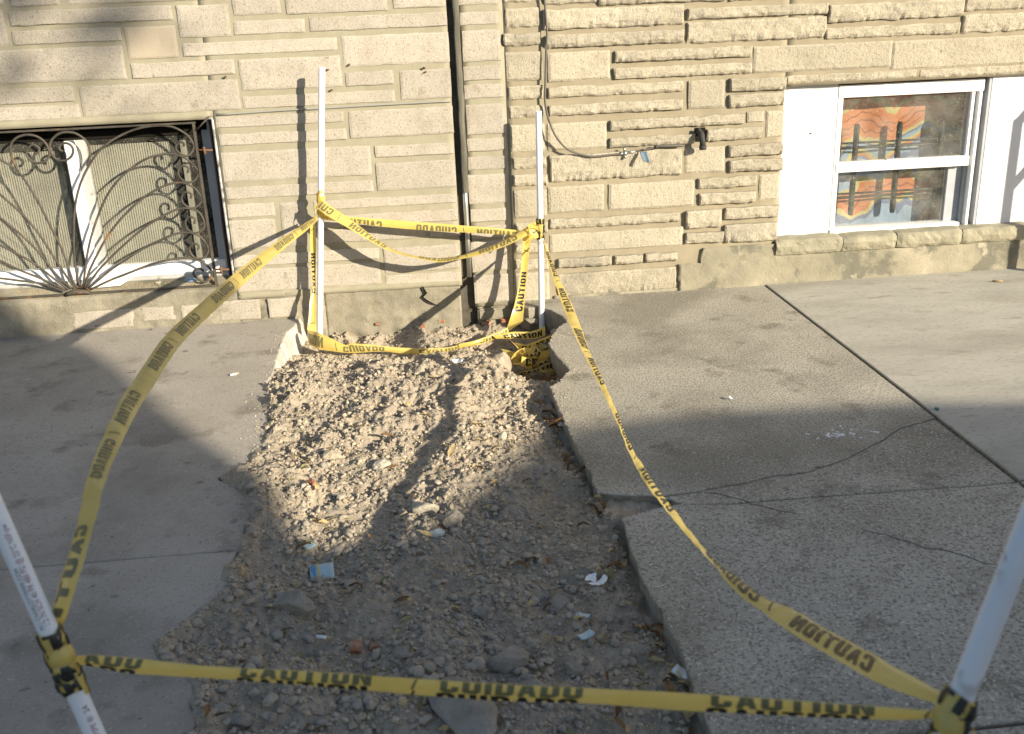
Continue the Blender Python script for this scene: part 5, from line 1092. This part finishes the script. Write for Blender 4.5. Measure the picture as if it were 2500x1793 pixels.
for (ox, w_, m_) in ((-.021, .012, 'card_dk'), (-.008, .004, 'card_yel')):
    x, y, z = ITEMS['card']; z = gz(x, y)+.0185
    c, s_ = math.cos(.12), math.sin(.12); q = [(ox-w_/2, -.022, -.0077), (ox+w_/2, -.022, -.0077), (ox+w_/2, .022, .0077), (ox-w_/2, .022, .0077)]
    o = plate('print', [(x+a*c-b*s_, y+a*s_+b*c, z+d) for a, b, d in q], .0005, M[m_], curl=.0); o.parent = cd
lay('card2', .03, .03, .8, 'card_blue', 'small faded blue paper bit behind the blue card', 'paper_scrap', 'paper', .004, .008)
def petal(key, size, label, mat='paper', n=3, name='crumpled_paper'):
    x, y, z = ITEMS[key]; V, F = [], []
    for k_ in range(n):
        a0 = k_*6.28/n+rng.uniform(-.4, .4); q = len(V); 
        for i in range(6):
            for j_ in range(4):
                r_ = size*i/5; t_ = a0+(j_-1.5)*.55; V.append((r_*math.cos(t_)+rng.uniform(-1, 1)*size*.05, r_*math.sin(t_)+rng.uniform(-1, 1)*size*.05, size*(.15+.5*(i/5)**1.5*(.4+.6*rng.random()))))
        for i in range(5):
            for j_ in range(3): a = q+i*4+j_; F.append((a, a+1, a+5, a+4))
    o = bpy.data.objects.new(name, mesh(name, V, F)); col.objects.link(o); o.location = (x, y, (gz(x, y) if abs(x) < .5 else 0)+.004); o.data.materials.append(M[mat]); tag(o, label, 'paper'); return o
petal('petal', .028, 'crumpled white paper on the shaded dirt near the right slab')
petal('wrap', .026, 'crumpled white wrapper on the sunlit dirt beside the wall tape')
petal('shred', .014, 'white paper shred on the right pavement at the sun edge', n=2)
lay('bit1', .035, .016, -.5, 'card_blue', 'thin pale blue scrap under the crumpled white paper', 'paper_scrap', 'paper', .004, .010)
lay('bit2', .04, .02, .5, 'card_blue', 'pale blue scrap further forward near the right slab', 'paper_scrap', 'paper', .004, .010)
lay('frag', .045, .028, -.7, 'paper', 'white chip in the gap under the right slab at the front', 'paper_scrap', 'paper', .006, .02)
petal('lid', .026, 'white bottle cap stuck at the edge of the right slab', n=3, name='bottle_cap')
def butt(key, rot, label, z):
    x, y, _ = ITEMS[key]; d = Vector((math.cos(rot), math.sin(rot), .0))
    o = MB().tube([tuple(Vector((x, y, z))-d*.014), tuple(Vector((x, y, z))+d*.012)], .0042, 10).build('cigarette_butt', M['paper'], None, True); tag(o, label, 'cigarette')
    MB().tube([tuple(Vector((x, y, z))+d*.0118), tuple(Vector((x, y, z))+d*.020)], .0043, 10).build('filter', M['leaf_tan'], o, True)
butt('butt', -.35, 'cigarette butt lying on the shaded dirt', gz(*ITEMS['butt'][:2])+.012); butt('butt2', .5, 'cigarette butt lying on the left pavement in the sun', -.007)
# flattened pale smears and grit on the slabs
pts = [(ITEMS['gum'][0]+rng.gauss(0, .05), ITEMS['gum'][1]+rng.gauss(0, .022), .001) for _ in range(46)]
o = tiny_bits('pale_flakes', pts, .006, M['paper'], None, (.05, .15)); tag(o, 'pale flaked droppings on the shaded right pavement', 'flakes')
pts = [(rng.uniform(.66, 1.58), rng.uniform(-2.9, -.1), .000) for _ in range(150)]+[(rng.uniform(1.65, 2.6), rng.uniform(-2.0, -.1), .0045) for _ in range(30)]+[(rng.uniform(-1.6, -.72), rng.uniform(-2.8, -.1), -.0115) for _ in range(90)]
tag(tiny_bits('slab_grit', pts, .0035, M['clod'], None, (.2, .6)), 'loose grit specks on the pavement slabs', 'grit')
o = MB().tube([(ITEMS['twig'][0]-.03, ITEMS['twig'][1]+.01, .010), (ITEMS['twig'][0]+.012, ITEMS['twig'][1]-.006, .012)], .004, 6).build('twig', M['leaf_tan'], None, True); tag(o, 'short pale twig on the far right pavement', 'twig')
v, f = rock_shape(I2, 77); x, y, _ = ITEMS['green']; o = link('glass_bit', mesh('glass_bit', v*.009+np.array([x, y, .010]), f.tolist()), flat('teal_glass', (.05, .22, .2), .2)); tag(o, 'tiny teal glass bit on the right pavement', 'glass')

def leaf_mesh(l, w, curl, seed):
    r_ = random.Random(seed); V, F = [], []; n = 6
    for i in range(n+1):
        t = i/n; hw = w*math.sin(math.pi*min(1, t*.92+.06))**.8*(1+.2*r_.uniform(-1, 1)); z = curl*(math.sin(t*3.1)+.35*r_.uniform(-1, 1)); x = (t-.5)*l
        V += [(x, -hw, z+curl*.7), (x, 0, z), (x, hw, z+curl*(.5+.5*r_.random()))]
    for i in range(n): a = i*3; F += [(a, a+3, a+4, a+1), (a+1, a+4, a+5, a+2)]
    me = mesh('leaf', V, F); me.polygons.foreach_set('use_smooth', [True]*len(me.polygons)); return me
LM = []
for k_ in range(12):
    me = leaf_mesh(rng.uniform(.7, 1.2), rng.uniform(.14, .26), rng.uniform(.06, .22), k_); me.materials.append(M[('leaf_tan', 'leaf_tan', 'leaf_olive', 'leaf_brown')[k_ % 4]]); LM.append(me)
def leaf(x, y, z, s_, label, group, kk=None):
    o = bpy.data.objects.new('dry_leaf', LM[kk if kk is not None else rng.randrange(12)]); col.objects.link(o); o.location = (x, y, z); o.scale = (s_, s_, s_)
    o.rotation_euler = (rng.uniform(-.5, .5), rng.uniform(-.4, .4), rng.uniform(0, 6.28)); tag(o, label, 'leaf', group); return o
cnt = 0
HUE = ('tan', 'tan', 'olive', 'brown')
while cnt < 170:
    x = rng.uniform(-.62, .5); y = rng.uniform(-3.1, -.9); l, r = float(exl(y)), float(exr(y))
    if not l+.02 < x < r-.02: continue
    t = (x-l)/(r-l)
    if y > -1.6 and rng.random() > .35: continue
    if t < .5 and rng.random() > .6: continue
    kk = rng.randrange(12); hue = HUE[kk % 4]; where = 'shaded' if y < -1.6 else 'sunlit'
    leaf(x, y, gz(x, y)+.011, rng.uniform(.016, .040), 'small dry curled %s leaf among the clods of the %s dirt' % (hue, where), '%s dry leaves on the %s dirt' % (hue, where), kk); cnt += 1
for i in range(46):
    y = rng.uniform(-3.05, -1.15) if i > 14 else rng.uniform(-2.95, -2.45); r = float(exr(y)); x = r-rng.uniform(.0, .05); kk = rng.choice([3, 7, 11, 0, 4]); hue = HUE[kk % 4]
    leaf(x, y, gz(x, y)+.012, rng.uniform(.022, .05), '%s dry leaf in the dark gap along the right slab edge' % hue, '%s dry leaves along the right slab edge' % hue, kk)
leaf(*[ITEMS['wleaf'][0], ITEMS['wleaf'][1], gz(*ITEMS['wleaf'][:2])+.012], .075, 'larger tan dry leaf behind the crumpled wrapper', None, 0)
leaf(ITEMS['lidleaf'][0], ITEMS['lidleaf'][1], gz(*ITEMS['lidleaf'][:2])+.014, .07, 'rust brown dry leaf beneath the white bottle cap', None, 3)
leaf(.475, -.70, gz(.475, -.70)+.02, .085, 'big brown dry leaf in the hollow in front of the tape tangle', None, 7)
leaf(.05, -1.62, gz(.05, -1.62)+.014, .06, 'tan dry leaf right of the pale fan-shaped chunk', None, 1)
leaf(-.34, -1.98, gz(-.34, -1.98)+.014, .055, 'amber dry leaf at the lower tip of the sunlit dirt', None, 0)
leaf(.14, -1.46, gz(.14, -1.46)+.014, .06, 'long tan dry leaf alone in the shade right of the mound', None, 4)
leaf(-1.52, .0, .170, .06, 'orange brown dry leaf under the hub of the iron grille', None, 3)
pts = []
for _ in range(900):
    y = rng.uniform(-3.0, -.15); s_ = rng.random() < .6; e_ = float(exl(y)) if s_ else float(exr(y)); dd = abs(rng.gauss(0, .045))
    x = e_-dd if s_ else e_+dd
    if not s_ and -2.15 < y < -1.98: continue
    pts.append((x, y, -.0115 if s_ else (.0005 if y > -2.1 else -.0025)))
tag(tiny_bits('spilled_soil', pts, .004, M['dirt'], None, (.3, .8)), 'crumbs of soil spilled on the slabs beside the dirt', 'soil')
# thin straw bits
V, F = [], []
for _ in range(260):
    y = rng.uniform(-3.1, -.6); l, r = float(exl(y)), float(exr(y)); x = rng.uniform(l+.01, r-.01); a = rng.uniform(0, 6.28); L_ = rng.uniform(.008, .03); z = gz(x, y)+.007
    d = Vector((math.cos(a), math.sin(a), rng.uniform(-.2, .2)))*L_; p = Vector((-d.y, d.x, 0)).normalized()*.0012; c = Vector((x, y, z)); q = len(V)
    V += [tuple(c-d/2-p), tuple(c-d/2+p), tuple(c+d/2+p), tuple(c+d/2-p), tuple(c+Vector((0, 0, .0015)))]; F += [(q, q+1, q+4), (q+1, q+2, q+4), (q+2, q+3, q+4), (q+3, q, q+4)]
tag(link('straw_bits', mesh('straw_bits', V, F), M['leaf_olive']), 'dry straw and stem bits littering the dirt', 'straw', kind='stuff')

# ------------------------------------------------------------------ unseen vehicles added behind the viewer, bodies shaped to shade the foreground
def loft_body(name, prof, y0, y1, mat, parent, zbelt, tuck):
    prof = [(x, z*1.094) for x, z in prof]
    V, F = [], []; st = [(y0, 1.), (y0+.06, 1.0), ((y0+y1)/2, 0), (y1-.06, 1.0), (y1, 1.)]; m_ = len(prof)
    for k_, (y, e) in enumerate(st):
        for (x, z) in prof:
            up = max(0, (z-zbelt))/max(.01, max(q[1] for q in prof)-zbelt); yy = y
            if k_ in (0, 1): yy = y+tuck*up
            if k_ in (3, 4): yy = y-tuck*up
            xx = x+(.05 if k_ in (0, 4) else 0)*(1 if x < (prof[0][0]+prof[m_//2][0])/2 else -1)*.4
            V.append((xx, yy, z-(.03 if k_ in (0, 4) and z > zbelt else 0)))
    for k_ in range(len(st)-1):
        for i in range(m_): a, b = k_*m_+i, k_*m_+(i+1) % m_; F.append((a, b, b+m_, a+m_))
    F.append(tuple(range(m_-1, -1, -1))); F.append(tuple((len(st)-1)*m_+i for i in range(m_)))
    return link(name, mesh(name, V, F), mat, parent)
def wheel(parent, x, y, r):
    w_ = empty('wheel', (0, 0, 0), parent); w_.location = (x-parent.location.x, y-parent.location.y, r-.135-parent.location.z)
    t_ = MB().tube([(0, -.10, 0), (0, -.08, 0), (0, .08, 0), (0, .10, 0)], [r*.9, r, r, r*.9], 28).build('tyre', M['tyre'], None); t_.parent = w_; t_.location = (0, 0, 0)
    t_ = MB().tube([(0, -.105, 0), (0, .105, 0)], r*.6, 20).build('rim', M['steel'], None); t_.parent = w_; t_.location = (0, 0, 0)
car = empty('shade_van', (7.0, -7.7, -.135)); tag(car, 'unseen dark blue van behind the viewer, body shaped to shade the pavement', 'van')  # out of view; roofline and rear drawn to give the right shadow edge
loft_body('body', [(3.12, .20), (3.06, .9), (3.10, 1.6), (3.2, 1.82), (3.5, 1.87), (3.97, 1.90), (4.2, 1.94), (4.40, 1.99), (4.75, 2.08), (5.06, 2.165), (5.6, 2.185), (6.2, 2.165), (6.9, 2.10), (7.6, 1.95), (8.1, 1.4), (8.8, 1.1), (9.0, .8), (9.0, .3), (8.8, .18)], -8.6, -6.7, M['carblue'], car, 1.1, .10)
for (x0, x1) in ((5.2, 6.3), (6.5, 7.4)):
    o = plate('window', [(x0, -6.688, 1.18), (x1, -6.688, 1.18), (x1-.08, -6.77, 1.85), (x0+.05, -6.77, 1.85)], .01, M['carglass']); o.parent = car; o.location = -car.location
for (x, y) in ((4.7, -6.8), (4.7, -8.5), (8.0, -6.8), (8.0, -8.5)): wheel(car, x, y, .34)
for y in (-7.0, -8.3): MB().tube([(8.97, y, .76), (9.02, y, .76)], .1, 14).build('headlight', M['lamp'], car)
van = empty('added_shade_camper', (2.5, -9.5, -.135)); tag(van, 'unseen tall white camper added behind the viewer to shade the left foreground', 'van')  # added out of view; leaning outline drawn to cast the left shadow edge
loft_body('body', [(-.6, .35), (-.6, 3.7), (-.4, 3.85), (4.8, 3.85), (5.3, 3.78), (5.53, 3.66), (5.66, 3.5), (5.74, 3.36), (5.66, 3.2), (5.50, 2.96), (5.40, 2.76), (5.25, 2.6), (5.0, 2.4), (4.95, .35)], -10.5, -8.5, M['vanwhite'], van, 3.4, .0)
loft_body('cab', [(4.96, .3), (4.96, 2.35), (5.15, 2.32), (5.75, 1.5), (6.4, 1.25), (6.5, .8), (6.5, .3)], -10.4, -8.6, M['vanwhite'], van, 1.2, .12)
for (x, y) in ((.6, -8.65), (.6, -10.35), (5.7, -8.65), (5.7, -10.35)): wheel(van, x, y, .38)
for y in (-8.9, -10.1): MB().tube([(6.48, y, .85), (6.53, y, .85)], .1, 14).build('headlight', M['lamp'], van)

rl = empty('stair_railing', (3.4, -.6, 0)); tag(rl, 'black iron stair railing right of the white window, outside the view', 'railing')
MB().box(3.33, 3.36, -.615, -.585, 0, .99).build('post', M['iron'], rl, bevel=.003)
MB().box(4.33, 4.36, -.615, -.585, 0, 2.2).build('post', M['iron'], rl, bevel=.003)
for z0 in (.97, .66): MB().tube([(3.345, -.6, z0), (4.345, -.6, z0+1.2)], .02, 10).build('rail', M['iron'], rl, True)
for x in (3.6, 3.85, 4.1): MB().tube([(x, -.6, .72+(x-3.345)*1.2), (x, -.6, .93+(x-3.345)*1.2)], .012, 8).build('baluster', M['iron'], rl, True)
tr = empty('added_shade_tree', (7.0, -12.0, -.135)); tag(tr, 'unseen leafy tree added behind the viewer to shade the upper left wall', 'tree')  # added out of view as a caster of soft shade, upper left wall
MB().tube([(7.0, -12, -.135), (7.05, -12, 2), (6.95, -12.05, 4.2), (7.1, -12, 6.3)], [.2, .16, .13, .08], 12).tube([(6.97, -12.03, 3.9), (6.3, -11.8, 5.4), (5.9, -11.6, 6.8)], [.08, .06, .03], 8).tube([(7.0, -12, 4.4), (7.7, -12.2, 5.9), (8.1, -12.3, 7.2)], [.08, .055, .03], 8).build('trunk', M['wood'], tr, True)
V, F = [], []; r_ = random.Random(4); cl = [Vector((6.75+r_.gauss(0, .75), -12+r_.gauss(0, .7), 7.65+r_.gauss(0, .7))) for _ in range(42)]
for _ in range(5200):
    c = r_.choice(cl)+Vector((r_.gauss(0, .27), r_.gauss(0, .27), r_.gauss(0, .22))); a = Vector((r_.uniform(-1, 1), r_.uniform(-1, 1), r_.uniform(-1, 1))).normalized()*.085; b_ = a.cross(Vector((r_.uniform(-1, 1), r_.uniform(-1, 1), r_.uniform(-1, 1)))).normalized()*.045; k_ = len(V)
    V += [tuple(c-a), tuple(c+b_), tuple(c+a), tuple(c-b_)]; F.append((k_, k_+1, k_+2, k_+3))
link('crown', mesh('crown', V, F), pmat('green_foliage', [(.3, (.05, .075, .025)), (.7, (.09, .12, .04))], 2, 4, .8, 0), tr)['kind'] = 'stuff'
